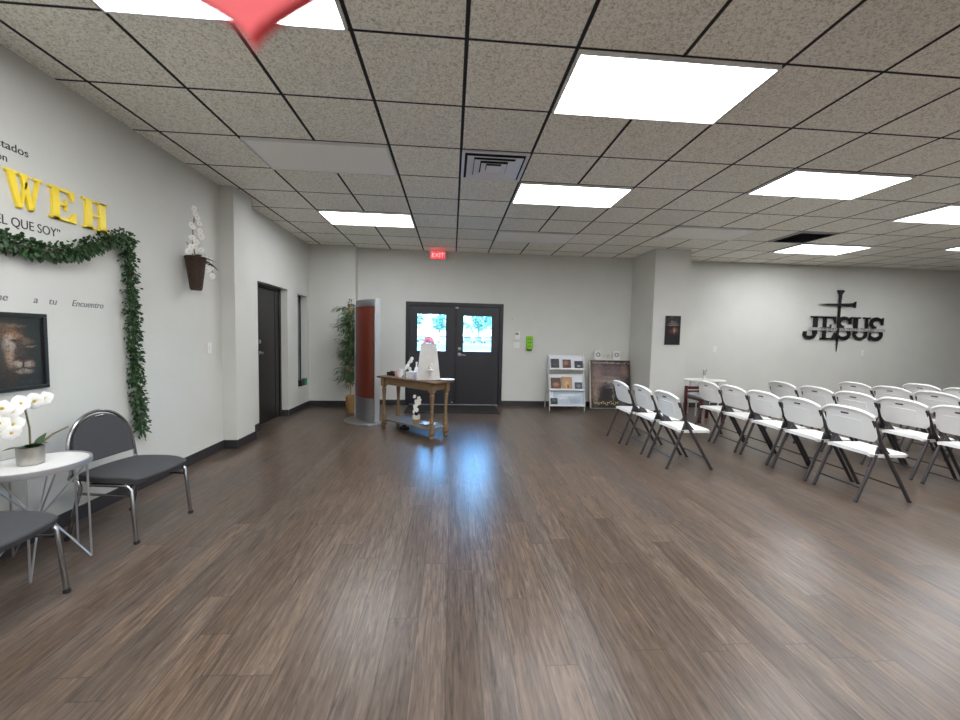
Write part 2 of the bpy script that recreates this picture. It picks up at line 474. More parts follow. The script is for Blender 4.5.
def leafd(x0, x1, wx0, wx1, z0, z1):
    b = MB(); y0, y1 = .015, .055; zb, zt = .02, DTOP-FW-.004
    b.box(x0, wx0, y0, y1, zb, zt); b.box(wx1, x1, y0, y1, zb, zt)
    b.box(wx0, wx1, y0, y1, zb, z0); b.box(wx0, wx1, y0, y1, z1, zt)
    l = b.build('door_leaf', BLACKD, dd)
    g = MB(); e = .02
    g.box(wx0-e, wx0+.004, .008, .062, z0-e, z1+e); g.box(wx1-.004, wx1+e, .008, .062, z0-e, z1+e)
    g.box(wx0, wx1, .008, .062, z0-e, z0+.004); g.box(wx0, wx1, .008, .062, z1-.004, z1+e)
    g.build('glazing_bead', BLACK, l, bevel=.003)
    MB().box(wx0, wx1, .032, .038, z0, z1).build('glass_pane', GLASS, l, smooth=0)
    return l
l1 = leafd(DX0+FW+.004, SPL-.004, -.66, -.115, 1.045, 1.75)
l2 = leafd(SPL+.004, DX1-FW-.004, .215, .765, 1.045, 1.735)
MB().box(SPL-.022, SPL+.022, .003, .015, .03, DTOP-FW-.01).build('astragal', BLACK, l1, bevel=.003)
hx = .15
MB().lathe([(.0, -.0), (.03, 0), (.03, .012), (.022, .02), (0, .02)], 16, T=Matrix.Translation((hx, .015, 1.10)) @ Matrix.Rotation(PI/2, 4, 'X')).build('deadbolt', STEEL, l2)
b = MB(); b.lathe([(.0, 0), (.034, 0), (.034, .01), (.014, .016), (.012, .05), (0, .05)], 16, T=Matrix.Translation((hx, .015, .985)) @ Matrix.Rotation(PI/2, 4, 'X'))
b.tube([(hx, -.03, .985), (hx+.05, -.035, .983), (hx+.12, -.03, .975)], [.011, .010, .008], 8)
b.build('lever_handle', STEEL, l2)
MB().box(.06, .12, -.005, .015, 1.865, 1.9).build('latch_plate', STEEL, l2, bevel=.004)
MB().lathe([(0, 0), (.014, 0), (.014, .03), (0, .034)], 12, T=Matrix.Translation((.02, .003, .06)) @ Matrix.Rotation(PI/2, 4, 'X')).build('door_stop', STEEL, l1)

# ---- dark door in the recess of the left wall
ld = bpy.data.objects.new('door_1', None); C.objects.link(ld); ld.location = (XF, DY0, 0); tag(ld, kind='structure')
b = MB(); L = DY1-DY0
b.box(-.175, -.10, .0, .05, 0, DZ); b.box(-.175, -.10, L-.05, L, 0, DZ); b.box(-.175, -.10, .05, L-.05, DZ-.05, DZ)
b.build('door_frame', BLACK, ld, bevel=.004)
b = MB(); b.box(-.165, -.125, .055, L-.055, .01, DZ-.055); b.box(-.125, -.117, .055, .17, .01, DZ-.055); b.box(-.125, -.117, L-.17, L-.055, .01, DZ-.055)
b.build('door_leaf', mat('dark bronze door', (34, 31, 31), .35), ld, bevel=.003)
MB().box(-.124, -.119, .19, .215, .02, 1.0).build('pull_strip', STEEL, ld)
b = MB(); b.lathe([(0, 0), (.03, 0), (.03, .012), (.018, .02), (.018, .05), (0, .055)], 14, T=Matrix.Translation((-.117, .27, 1.04)) @ Matrix.Rotation(PI/2, 4, 'Y'))
b.build('door_knob', STEEL, ld)
MB().lathe([(0, 0), (.028, 0), (.028, .014), (0, .018)], 14, T=Matrix.Translation((-.117, .27, 1.2)) @ Matrix.Rotation(PI/2, 4, 'Y')).build('deadbolt', STEEL, ld)
# ---- narrow recessed window of the left wall
lw = bpy.data.objects.new('window_1', None); C.objects.link(lw); lw.location = (XF, WY0, WZ0); tag(lw, kind='structure')
hh, ww = WZ1-WZ0, WY1-WY0
b = MB(); b.box(-.16, -.115, 0, .03, 0, hh); b.box(-.16, -.115, ww-.01, ww, 0, hh); b.box(-.16, -.115, .03, ww-.01, 0, .012); b.box(-.16, -.115, .03, ww-.01, hh-.02, hh)
b.build('window_frame', BLACK, lw, bevel=.003)
MB().box(-.14, -.134, .03, ww-.01, .012, hh-.02).build('window_pane', mat('grey frosted glass', (132, 138, 138), .15), lw, smooth=0)
b = MB().box(-.09, -.02, .02, .16, 0, .11); tag(b.build('speaker_box', BLACK, bevel=.006), 'small black box on the narrow window sill left of the tall plant', 'box').location = (XF, WY0+.17, WZ0)
b = MB().box(-.08, -.01, 0, .12, 0, .12).box(-.01, -.004, .02, .10, .03, .09); tag(b.build('green_box', TEAL, bevel=.006), 'small teal green box on the narrow window sill beside the black box', 'box').location = (XF, WY0+.32, WZ0)

# ---- ceiling fixtures
def fixture(i, j, lit, label):
    t = thing('ceiling_light', label, 'ceiling light', (GX+TILE*(i+1), GY+TILE*(j+.5), CEIL-.02), 0, None)
    hx_, hy = TILE-.014, TILE/2-.010
    b = MB(); e = .014
    b.box(-hx_, -hx_+e, -hy, hy, 0, .02); b.box(hx_-e, hx_, -hy, hy, 0, .02); b.box(-hx_+e, hx_-e, -hy, -hy+e, 0, .02); b.box(-hx_+e, hx_-e, hy-e, hy, 0, .02)
    b.build('light_frame', WHITE, t, smooth=0)
    MB().box(-hx_+e, hx_-e, -hy+e, hy-e, .005, .018).build('diffuser', LIT if lit else UNLIT, t, smooth=0)
    return t
for i, j, lit, lb in [
    (1, 0, 1, 'large lit rectangular ceiling panel, nearest one right of the air vent'),
    (1, 3, 1, 'lit ceiling panel just beyond the square air vent'),
    (5, 2, 1, 'lit ceiling panel over the chairs, nearest on the right half of the ceiling'),
    (9, 3, 1, 'lit ceiling panel cut by the right edge of the photo, the largest there'),
    (9, 6, 1, 'lit ceiling panel closest to the black wall sign on the back wall'),
    (13, 5, 1, 'sliver of a lit ceiling panel at the far right edge, farthest right'),
    (-3, -1, 1, 'lit ceiling panel partly covered by the blurred red heart'),
    (-3, 5, 1, 'small lit ceiling panel left of the exit sign'),
    (1, 6, 0, 'unlit grey ceiling panel to the right of the exit sign'),
    (5, 5, 0, 'unlit grey ceiling panel in front of the right wall pillar'),
    (-3, 2, 0, 'large unlit grey ceiling panel left of the square air vent')]:
    fixture(i, j, lit, lb)
for i, j in [(1, -3), (1, -6), (1, -9), (-3, -4), (-3, -7), (5, -1), (5, -4), (5, -7), (9, -6)]:
    fixture(i, j, 1, 'lit ceiling panel of the part of the room behind the photographer')['group'] = 'ceiling panels behind the photographer'
# supply diffuser: nested square louvres
VM = mat('white enamelled metal', (176, 178, 186), .4, metal=.3)
VM2 = mat('pale enamelled louvre', (235, 236, 242), .5)
DK = mat('dark duct', (12, 12, 14), .8)
t = thing('ceiling_vent', 'square air vent with nested louvres in the middle of the ceiling', 'ceiling vent', (GX+TILE*.5, GY+TILE*2.5, CEIL), 0)
MB().box(-.288, .288, -.288, .288, -.004, -.001).build('duct', DK, t, smooth=0)
def ringf(a, bq, z0, z1):
    """square ring sloping from half width a (top, z1) to bq (bottom, z0)"""
    q = MB(); th = .004
    for s_ in range(4):
        R_ = Matrix.Rotation(s_*PI/2, 4, 'Z')
        q.add([(-a, -a, z1), (a, -a, z1), (bq, -bq, z0), (-bq, -bq, z0), (-a, -a+th, z1+.001), (a, -a+th, z1+.001), (bq, -bq+th, z0+.001), (-bq, -bq+th, z0+.001)],
              [(0, 3, 2, 1), (4, 5, 6, 7), (0, 1, 5, 4), (2, 3, 7, 6), (0, 4, 7, 3), (1, 2, 6, 5)], R_)
    return q
o = MB()
for s_ in range(4): o.box(-.296, .27, -.296, -.27, -.014, -.002, Matrix.Rotation(s_*PI/2, 4, 'Z'))
o.build('vent_frame', VM2, t, smooth=0)
for a, bq in ((.190, .248), (.130, .182), (.074, .118)):
    ringf(a, bq, -.026, -.010).build('louvre', VM2, t, smooth=0)
MB().box(-.065, .065, -.065, .065, -.028, -.022).build('centre_plate', VM2, t, smooth=0)
t = thing('return_grille', 'dark slatted square air grille in front of the black wall sign', 'ceiling vent', (GX+TILE*8.5, GY+TILE*5.5, CEIL), 0)
MB().box(-.28, .28, -.28, .28, -.004, -.001).build('duct', DK, t, smooth=0)
o = MB()
for s_ in range(4): o.box(-.29, .262, -.29, -.262, -.014, -.002, Matrix.Rotation(s_*PI/2, 4, 'Z'))
o.build('grille_frame', VM, t, smooth=0)
GS = mat('dark slat', (52, 50, 50), .5)
for k in range(12):
    MB().box(-.262, .262, -.012, .012, -.0012, .0012, Matrix.Translation((0, -.24+k*.0436, -.011)) @ Matrix.Rotation(.6, 4, 'X')).build('slat', GS, t, smooth=0)

# exit sign
t = thing('exit_sign', 'red lit EXIT sign with white frame above the double door', 'exit sign', (-.288, YB, 2.76), 0)
MB().box(-.165, .165, -.05, 0, 0, .17).build('sign_body', WHITE, t, bevel=.006)
MB().box(-.125, .125, -.054, -.048, .025, .148).build('sign_face', EXITR, t, bevel=.002)
text('letters', 'EXIT', .115, EXITL, (0, -.0555, .047), ROT_B, parent=t, align='CENTER', ext=.001)
for sx in (-1, 1):
    MB().tube([(sx*.16, -.02, .09), (sx*.20, -.03, .09)], .008).ball((sx*.215, -.035, .09), .026, .022, .026).build('lamp_head', WHITE, t)

# ------------------------------------------------------------------ white folding chairs
def superell(u, e): return math.copysign(abs(u)**e, u)
def make_folding_chair():
    """local x = forwards (the way a sitter faces), y across; rear feet at x=0"""
    t = thing('folding_chair', '', 'chair')
    def back(u, v):
        y = (u-.5)*2
        zt = .788-.05*abs(y)**3.2; zb = .520-.0*abs(y)
        hw = .220-.008*(1-v)
        if v < .25: hw -= .030*(1-v/.25)**2
        z = zb+(zt-zb)*v
        x = .150-.085*(max(0, z-.46)/.325)**1.1-.026*(1-y*y)
        # rolled rim along the top
        x -= .010*max(0, (v-.9)/.1)
        return (x, y*hw, z)
    bk = MB().shell(back, 22, 16, .014)
    bo = bk.build('backrest', WHITEP, t)
    rim = [Vector(back(u/26, 1.0)) for u in range(27)]
    MB().tube([p+Vector((.002, 0, -.003)) for p in rim], .0145, 8).build('backrest_rim', WHITEP, bo)
    p = Vector(back(.5, .80))
    MB().box(-.004, .004, -.034, .034, -.007, .007, Matrix.Translation(p+Vector((-.0075, .0, .0))) @ Matrix.Rotation(-.3, 4, 'Y')).build('handle_slot', BLACK, bo, bevel=.003)
    # recessed panel on the back of the rest
    def pan(u, v):
        q = Vector(back(.2+.6*u, .2+.45*v)); q.x -= .009; return q
    MB().shell(pan, 8, 5, .004).build('backrest_rib', WHITEP, bo)
    def seat(u, v):
        y = (v-.5)*2; x = .105+.355*u
        hw = .205-.02*(1-min(1, u*4))**2
        e = 1-.06*max(0, abs(y)-.75)/.25*0
        z = .412-.010*math.sin(PI*u)*(1-y*y)-.022*max(0, (u-.88)/.12)**2-.010*max(0, abs(y)-.86)/.14
        if u > .86: hw -= .035*((u-.86)/.14)**2
        return (x, y*hw*e, z)
    MB().shell(seat, 16, 14, .030).build('seat', WHITEP, t, smooth=50)
    for s_ in (-1, 1):
        Y = s_*.2105
        fl = MB().tube([(.478, Y, .0), (.474, Y, .006), (.335, Y, .235), (.205, Y, .445), (.17, Y, .505), (.088, s_*.209, .700), (.084, s_*.208, .71)], [.0115, .0135, .0135, .0135, .0135, .0135, .011], 8, flat=1.15).build('front_leg', FRAMEG, t)
        Y2 = s_*.192
        rl = MB().tube([(-.002, Y2, .0), (.0, Y2, .006), (.075, Y2, .2), (.16, Y2, .425), (.175, Y2, .475)], .0125, 8, flat=1.15).build('rear_leg', FRAMEG, t)
        Y3 = s_*.198
        b = MB().prism([(.13, .40), (.25, .39), (.30, .375), (.31, .39), (.26, .43), (.20, .50), (.165, .50)], -.003, .003, Matrix.Translation((0, Y3, 0)) @ Matrix(((1, 0, 0, 0), (0, 0, -1, 0), (0, 1, 0, 0), (0, 0, 0, 1))))
        b.tube([(.165, s_*.185, .47), (.165, s_*.214, .47)], .008, 8)
        b.build('hinge_bracket', FRAMEG, t)
        MB().ball((.477, Y, .008), .016, .016, .009, 8, 6).build('foot_cap', RUB, fl); MB().ball((0, Y2, .008), .016, .016, .009, 8, 6).build('foot_cap', RUB, rl)
    MB().tube([(.405, -.21, .118), (.405, .21, .118)], .007, 6).build('crossbar', FRAMEG, t)
    MB().tube([(.045, -.192, .118), (.045, .192, .118)], .007, 6).build('crossbar', FRAMEG, t)
    MB().tube([(.30, -.2, .385), (.30, .2, .385)], .008, 6).build('crossbar', FRAMEG, t)
    return t
proto = make_folding_chair()
rows = [(2.26, [3.985, 4.485, 4.945], 'in short left row'),
        (3.465, [3.155, 3.63, 4.092, 4.565, 5.04], 'in the second row from the left'),
        (4.61, [3.16, 3.64, 4.105, 4.58, 5.10], 'in the third row from the left'),
        (5.81, [4.22, 4.70, 5.17], 'in the fourth row from the left'),
        (6.75, [4.60, 5.075], 'in the rightmost back row')]
ordn = {3: ['nearest', 'middle', 'farthest'], 5: ['nearest', 'second nearest', 'middle', 'second farthest', 'farthest'], 2: ['nearer', 'farther']}
first = True
for x, ys, where in rows:
    for k, y in enumerate(ys):
        dx_ = [.005, -.02, -.08][k] if len(ys) == 3 and x < 3 else 0
        o = proto if first else copy_tree(proto)
        first = False
        o.location = (x+dx_, y, 0)
        o.rotation_euler = (0, 0, D2R(random.uniform(-.3, .3)))
        o['label'] = f'white folding chair on dark legs, {ordn[len(ys)][k]} {where}'
        o['group'] = 'white folding chairs in rows'

# ------------------------------------------------------------------ grey upholstered chairs by the left wall
def make_grey_chair(label, loc, rz):
    """local x forwards, front feet at x=0"""
    t = thing('upholstered_chair', label, 'chair', loc, rz, 'grey round-backed chairs by the left wall')
    def cush(u, v):
        a = (u-.5)*2; c_ = (v-.5)*2
        x = -.20+.215*a*math.sqrt(max(0, 1-.22*c_*c_)); y = .225*c_*math.sqrt(max(0, 1-.26*a*a))
        z = .40+.022*(1-a*a)*(1-c_*c_)-.018*max(0, a)**4
        return (x, y, z)
    MB().shell(cush, 18, 18, .046).build('seat', FABRIC, t, smooth=60, bevel=.008)
    # back: arch with flat lower edge
    def bp(ang, r=1.0):
        return math.cos(ang)*.205*r, math.sin(ang)*.232*r
    poly = []
    for k in range(25):
        a = PI*k/24; yy_, zz = bp(a, .95); poly.append((yy_, zz))
    poly = [(.196, -.085)]+poly+[(-.196, -.085)]
    Mb = Matrix.Translation((-.445, .016, .545)) @ Matrix.Rotation(-.14, 4, 'Y') @ Matrix(((0, 0, 1, 0), (1, 0, 0, 0), (0, 1, 0, 0), (0, 0, 0, 1)))
    MB().prism(poly, -.014, .018, Mb).build('backrest', FABRIC, t, bevel=.009, seg=3, smooth=50)
    pts = [Mb @ Vector((.213, -.16, 0)), Mb @ Vector((.213, -.06, 0))]
    for k in range(25):
        a = PI*k/24; yy_, zz = bp(a, 1.03); pts.append(Mb @ Vector((yy_, zz, 0)))
    pts += [Mb @ Vector((-.213, -.06, 0)), Mb @ Vector((-.213, -.16, 0))]
    MB().tube(pts, .011, 10).build('back_frame', CHROME, t)
    MB().ball(Mb @ Vector((0, .205, .014)), .010, .035, .009, 12, 8).build('hand_grip', CHROME, t)
    for s_ in (-1, 1):
        Y = s_*.205
        MB().tube([(-.30, Y, .362), (-.08, Y, .364), (-.045, Y, .355), (-.028, Y, .335), (0, s_*.212, .012), (.001, s_*.212, .0)], .0115, 10).build('front_leg', CHROME, t)
        MB().tube([(-.455, s_*.214, 0), (-.45, s_*.214, .012), (-.39, Y, .25), (-.362, Y, .335), (-.375, Y, .378), (-.418, s_*.22, .40), (-.424, s_*.213+.012, .42)], .0115, 10).build('rear_leg', CHROME, t)
        MB().tube([(-.372, Y, .30), (-.04, Y, .30)], .008, 8).build('side_rail', CHROME, t)
        for xx, yy in ((.001, .212), (-.454, .214)): MB().lathe([(.015, 0), (.016, .012), (.012, .02)], 10, (xx, s_*yy, 0)).build('foot_cap', RUB, t)
    MB().tube([(-.05, -.205, .355), (-.05, .205, .355)], .009, 8).build('front_rail', CHROME, t)
    MB().tube([(-.30, -.205, .355), (-.30, .205, .355)], .009, 8).build('rear_rail', CHROME, t)
    return t
make_grey_chair('grey fabric chair with rounded back and chrome legs, fully in view under the garland', (-1.92, 2.692, 0), D2R(-7))
make_grey_chair('grey fabric chair cut by the left edge, only seat corner and front leg in view', (-1.925, 1.81, 0), 0)

# ------------------------------------------------------------------ small wire table
t = thing('wire_side_table', 'small round white topped table with silver wire legs between the two grey chairs', 'side table', (-2.305, 2.281, 0))
WIRE = mat('silver wire', (176, 176, 180), .35, metal=.7)
MB().lathe([(0, .562), (.214, .562), (.214, .582), (0, .582)], 48).build('table_top', MARBLE, t)
MB().lathe([(.214, .555), (.226, .555), (.228, .57), (.226, .586), (.214, .586), (.214, .555)], 48, close=False).build('top_rim', WIRE, t)
for k in range(5):
    a = D2R(18+72*k); a2 = D2R(18+72*k+28); P = lambda an, r, z: (r*math.cos(an), r*math.sin(an), z)
    MB().tube([P(a, .219, .557), P(a, .224, .004)], .0052, 6).build('leg', WIRE, t)
    MB().tube([P(a2, .215, .557), P(a2, .02, .29)], .0045, 6).tube([P(a2, .02, .29), P(a+.0, .221, .006)], .0045, 6).build('brace', WIRE, t)
MB().ball((0, 0, .29), .024, .024, .02).build('hub', WIRE, t)

# ------------------------------------------------------------------ orchids
def flower(b, bc, p, d, s, rnd):
    """five petals around p facing d into mesh b; throat into bc"""
    p = Vector(p); d = Vector(d).normalized()
    x = d.cross(Vector((0, 0, 1))).normalized(); y = x.cross(d)
    off = rnd.uniform(0, 6)
    for k in range(5):
        a = off+2*PI*k/5; dr = (x*math.cos(a)+y*math.sin(a))+d*.25
        sd_ = (-x*math.sin(a)+y*math.cos(a))
        wid = 1.0 if k % 2 else .75
        L_ = s*(1.0 if k % 2 else .9)
        q = [p]
        vs = [p]; n = 5
        for i in range(1, n):
            tt = i/n; c_ = p+dr*L_*tt-d*.28*s*tt*tt; w_ = s*.62*wid*max(0, math.sin(PI*tt**.85))**.7+.0001
            vs += [c_-sd_*w_-d*w_*.15, c_+d*w_*.12, c_+sd_*w_-d*w_*.15]
        vs.append(p+dr*L_-d*.28*s)
        fs = [(0, 1, 2), (0, 2, 3)]
        for i in range(n-2):
            a0 = 1+3*i; fs += [(a0, a0+3, a0+4, a0+1), (a0+1, a0+4, a0+5, a0+2)]
        e_ = 1+3*(n-2); fs += [(e_, 3*(n-1)+1, e_+1), (e_+1, 3*(n-1)+1, e_+2)]
        b.add(vs, fs)
    bc.ball(p+d*s*.12, s*.16, s*.16, s*.16, 8, 6)
def orchid_flowers(t, pts, s, seed=1, face=(.6, -.8, -.1)):
    rnd = random.Random(seed)
    for p in pts:
        b, bc = MB(), MB()
        fd = Vector(face)+Vector((rnd.uniform(-.35, .35), rnd.uniform(-.35, .35), rnd.uniform(-.25, .25)))
        flower(b, bc, p, fd, s*rnd.uniform(.88, 1.1), rnd)
        o = b.build('blossom', PETAL, t, smooth=60); bc.build('blossom_throat', PETALC, o)
t = thing('potted_orchid', 'white orchid in a short silver pot on the small round table', 'plant', (-2.31, 2.265, .587))
MB().lathe([(0, 0), (.052, 0), (.054, .04), (.055, .095), (.050, .095), (.047, .08), (0, .08)], 28).build('pot', SILVER, t)
b = MB()
for a, L_, W_, dz in ((.2, .10, .055, .55), (1.9, .11, .05, .3), (3.4, .10, .05, .2), (4.4, .12, .055, .35), (5.6, .09, .05, .75)):
    b.leaf((0, 0, .08), (math.cos(a)*.8, math.sin(a)*.8, dz), L_, W_, .25, 6)
b.leaf((.01, .02, .075), (.15, .5, .9), .095, .07, .0, 6, Vector((.8, -.3, 0)))
b.build('leaves', LEAFO, t)
MB().tube([(0, 0, .09), (.008, -.008, .2), (-.004, -.012, .30), (.0, -.004, .325), (.01, .04, .355), (.015, .08, .355)], .0045, 6).tube([(0, -.012, .31), (.0, -.07, .36), (.0, -.13, .34), (.01, -.17, .27)], .0038, 6).build('stem', STEM, t)
orchid_flowers(t, [(.02, .015, .345), (.02, .065, .352), (.03, -.065, .345), (.03, -.105, .31), (.03, -.15, .335), (.035, -.11, .245), (.02, -.16, .26), (.05, -.135, .205)], .047, 3, (.55, -.8, .05))
# bare aerial root / branch reaching towards the chair
MB().tube([(-.02, .035, .075), (-.04, .11, .095), (-.075, .2, .112), (-.11, .33, .125)], [.005, .007, .005, .004], 6).build('branch', STEM, t)

# ------------------------------------------------------------------ things on the left wall
XW = XL+.001
def serif(parts, depth, name, m, parent, loc, rot, h, sx):
    b = MB()
    for poly in parts: b.prism([(x*sx, y*h) for x, y in poly], 0, depth)
    o = b.build(name, m, parent, smooth=0, bevel=.0015); o.location = loc; o.rotation_euler = rot; return o
R4 = lambda x0, x1, y0, y1: [(x0, y0), (x1, y0), (x1, y1), (x0, y1)]
def arc(cx, cy, rx, ry, a0, a1, w0, w1, n=14, w2=None):
    """tapered ring segment as quads; widths measured radially"""
    out = []
    for i in range(n):
        q = []
        for t0 in (i/n, (i+1)/n):
            a = D2R(a0+(a1-a0)*t0); wd = (w0+(w1-w0)*math.sin(PI*t0))/2
            q.append(((cx+(rx-wd)*math.cos(a), cy+(ry-wd)*math.sin(a)), (cx+(rx+wd)*math.cos(a), cy+(ry+wd)*math.sin(a))))
        poly = [q[0][0], q[0][1], q[1][1], q[1][0]]
        ar = sum(poly[k][0]*poly[(k+1) % 4][1]-poly[(k+1) % 4][0]*poly[k][1] for k in range(4))
        out.append(poly if ar > 0 else poly[::-1])
    return out
GLY = {
 'W': [[(.06, .93), (.24, .93), (.40, .0), (.28, .0)], [(.36, .0), (.40, .0), (.58, .80), (.50, .80)], [(.40, .93), (.56, .93), (.72, .0), (.60, .0)], [(.66, .0), (.72, .0), (.92, .93), (.85, .93)],
       R4(0, .30, .93, 1), R4(.36, .64, .93, 1), R4(.76, 1, .93, 1)],
 'E': [R4(.10, .32, .0, 1), R4(0, .85, .92, 1), R4(0, .9, 0, .08), R4(.32, .58, .46, .54), [(.76, .70), (.85, .70), (.85, .92), (.66, .92)], [(.64, .08), (.9, .08), (.9, .32), (.81, .32)], R4(.52, .60, .34, .66)],
 'H': [R4(.10, .34, 0, 1), R4(.62, .86, 0, 1), R4(.34, .62, .46, .55), R4(0, .44, .93, 1), R4(0, .44, 0, .07), R4(.52, .96, .93, 1), R4(.52, .96, 0, .07)],
 'U': [R4(.12, .34, .28, 1), R4(.70, .84, .28, 1), R4(0, .46, .93, 1), R4(.58, .96, .93, 1)]+arc(.48, .28, .295, .215, 180, 360, .16, .13),
 'J': [R4(.48, .72, .22, 1), R4(.34, .86, .93, 1)]+arc(.34, .22, .26, .15, 180, 360, .16, .16)+[[(.0, .18), (.2, .18), (.2, .34), (.02, .34)]],
 'S': arc(.43, .745, .28, .19, 20, 270, .10, .19)+arc(.43, .265, .29, .20, 90, -160, .10, .19)+[[(.66, .68), (.8, .68), (.8, 1.0), (.70, .98)], [(.06, .0), (.14, .02), (.19, .34), (.06, .34)]],
}
tv = GLY['U']
for ch, y0, wd in (('W', 2.455, .20), ('E', 2.695, .192), ('H', 2.918, .205)):
    o = serif(GLY[ch], .018, 'wall_letter', GOLD, None, (XW, y0, 2.043), ROT_L, .205, wd)
    tag(o, {'W': 'yellow raised letter W on the left wall, nearest the left edge', 'E': 'yellow raised letter E on the left wall, between W and H', 'H': 'yellow raised letter H on the left wall, above the garland corner'}[ch], 'wall letter', 'yellow letters on the left wall')
def wtext(body, size, m, y, z, label, shear=0, sx=1):
    o = text('wall_lettering', body, size, m, (XW, y, z), ROT_L, shear=shear, sx=sx, ext=.001); tag(o, label, 'wall lettering'); return o
wtext('ctados', .066, VINYL, 2.425, 2.362, 'small dark wall lettering reading ctados above the yellow letters', sx=1.0)
wtext('on', .063, VINYL, 2.425, 2.287, 'small dark wall lettering reading on, just above the yellow W', sx=.9)
wtext('EL QUE SOY”', .078, VINYL, 2.405, 1.927, 'dark wall lettering reading EL QUE SOY between yellow letters and garland', sx=.80)
wtext('me', .062, GREYV, 2.37, 1.488, 'grey italic wall lettering reading me above the lion picture', shear=.25)
wtext('a', .062, GREYV, 2.70-.035, 1.488, 'grey italic wall lettering, the lone letter a', shear=.25).location.y = 2.585
wtext('tu', .062, GREYV, 2.675, 1.487, 'grey italic wall lettering reading tu', shear=.25)
wtext('Encuentro', .062, GREYV, 2.825, 1.487, 'grey italic wall lettering reading Encuentro left of the hanging garland', shear=.3, sx=.92)

# lion picture
t = thing('framed_picture', 'framed picture of a crowned lion face on black, above the round table', 'picture', (XW, 2.385, 1.19), rot=ROT_L)
b = MB(); w2, h2, e = .255, .232, .022
b.box(-w2, w2, -h2, -h2+e, 0, .022); b.box(-w2, w2, h2-e, h2, 0, .022); b.box(-w2, -w2+e, -h2+e, h2-e, 0, .022); b.box(w2-e, w2, -h2+e, h2-e, 0, .022)
b.build('frame', BLACK, t, bevel=.002)
lion = painted('lion picture print', (20, 18, 18), [
    (.09, .00, .16, .20, (34, 30, 29), .6), (.05, .02, .085, .16, (66, 52, 42), .5), (.05, .10, .05, .03, (150, 108, 74), .5), (.02, .13, .06, .022, (120, 84, 54), .5),
    (.06, .085, .05, .02, (170, 124, 96), .5), (.045, .04, .03, .05, (190, 176, 166), .7), (.05, -.02, .022, .06, (168, 140, 120), .7), (.115, .06, .05, .02, (110, 86, 64), .6),
    (.075, .065, .02, .009, (40, 26, 20), .6), (.05, .155, .07, .012, (112, 92, 70), .6), (.10, .03, .018, .05, (70, 54, 44), .8),
    (.12, -.045, .045, .014, (58, 30, 26), .5), (.095, -.075, .028, .020, (170, 150, 134), .6), (.145, -.075, .030, .020, (160, 140, 124), .6), (.12, -.075, .006, .024, (24, 16, 14), .6),
    (.12, -.103, .05, .010, (40, 26, 24), .5), (.12, -.118, .042, .014, (150, 134, 122), .6), (.05, -.16, .03, .05, (58, 36, 24), .8), (.12, -.185, .09, .016, (44, 38, 36), .7),
    (.165, .03, .03, .004, (130, 110, 92), .6), (-.08, .02, .10, .18, (60, 48, 38), .6), (-.06, .05, .02, .01, (30, 20, 16), .6)], warp=.03, wscale=22, grain=.5)
MB().box(-w2+e, w2-e, -h2+e, h2-e, .002, .012).build('print', lion, t, smooth=0)

# garland
path = [(2.30, 1.86), (2.40, 1.825), (2.50, 1.815), (2.60, 1.81), (2.71, 1.825), (2.85, 1.872), (3.0, 1.95), (3.12, 2.015), (3.21, 2.06), (3.245, 2.02), (3.252, 1.85), (3.26, 1.65), (3.268, 1.4), (3.275, 1.15), (3.285, .95), (3.30, .75), (3.315, .56), (3.32, .50)]
XG = XL+.045
t = thing('leaf_garland', 'long green leaf garland draped along the left wall and hanging down beside the chair', 'garland', (XG, 0, 0))
MB().tube([(0, y, z) for y, z in path], .007, 6).tube([(0, 3.32, .50), (.0, 3.345, .46), (.0, 3.365, .41)], .0025, 5).build('vine', STEM, t)
b = MB(); rnd = random.Random(5)
for (y0, z0), (y1, z1) in zip(path, path[1:]):
    L_ = math.hypot(y1-y0, z1-z0); n = int(L_*1150)
    for k in range(n):
        s_ = rnd.random(); cy, cz = y0+(y1-y0)*s_, z0+(z1-z0)*s_
        a = rnd.uniform(0, 2*PI); r = rnd.uniform(.0, .056)
        d = Vector((rnd.uniform(.05, .9), math.cos(a), math.sin(a)-.15))
        b.leaf((rnd.uniform(-.035, .03), cy+math.cos(a)*r, cz+math.sin(a)*r), d, rnd.uniform(.024, .038), rnd.uniform(.016, .022), .25, 3, Vector((rnd.uniform(-1, 1), rnd.uniform(-1, 1), rnd.uniform(-1, 1))).cross(d))
tag(b.build('leaves', LEAF, t, smooth=0), kind='stuff')

# wall basket with orchids
t = thing('wall_basket', 'dark brown wicker wall basket with a tall spray of white orchids', 'wall planter', (XL, 3.965, 1.73))
MB().lathe([(0, 0), (.045, 0), (.052, .02), (.085, .30), (.092, .31), (.088, .32), (.076, .31), (.0, .29)], 18, (.095, 0, 0)).build('basket', WICKER, t)
b = MB()
for a, L_, z in ((-1.2, .14, .45), (.3, .16, .2), (1.3, .2, .12), (2.2, .14, .5), (-2.0, .13, .35), (1.0, .24, .02), (-.4, .16, .4), (.8, .2, .3), (-1.7, .12, .5), (1.9, .12, .35)):
    b.leaf((.095, 0, .30), (math.cos(a)*.6, math.sin(a), z), L_, .055, .35, 6)
b.build('leaves', mat('dark dried leaf', (38, 40, 34), .5), t)
MB().tube([(.095, -.0, .3), (.08, -.01, .45), (.07, .01, .6), (.07, .05, .76)], .005, 6).tube([(.095, .02, .3), (.12, .10, .36), (.13, .17, .28), (.13, .2, .2)], .004, 6).tube([(.095, -.02, .3), (.09, -.06, .38), (.08, -.1, .44)], .004, 6).build('stem', STEM, t)
pts = [(.085+rnd.uniform(-.01, .03), .01+(z-.4)*.10+rnd.uniform(-.06, .05), z) for z in (.38, .42, .46, .50, .54, .58, .62, .66, .70, .74, .78)]
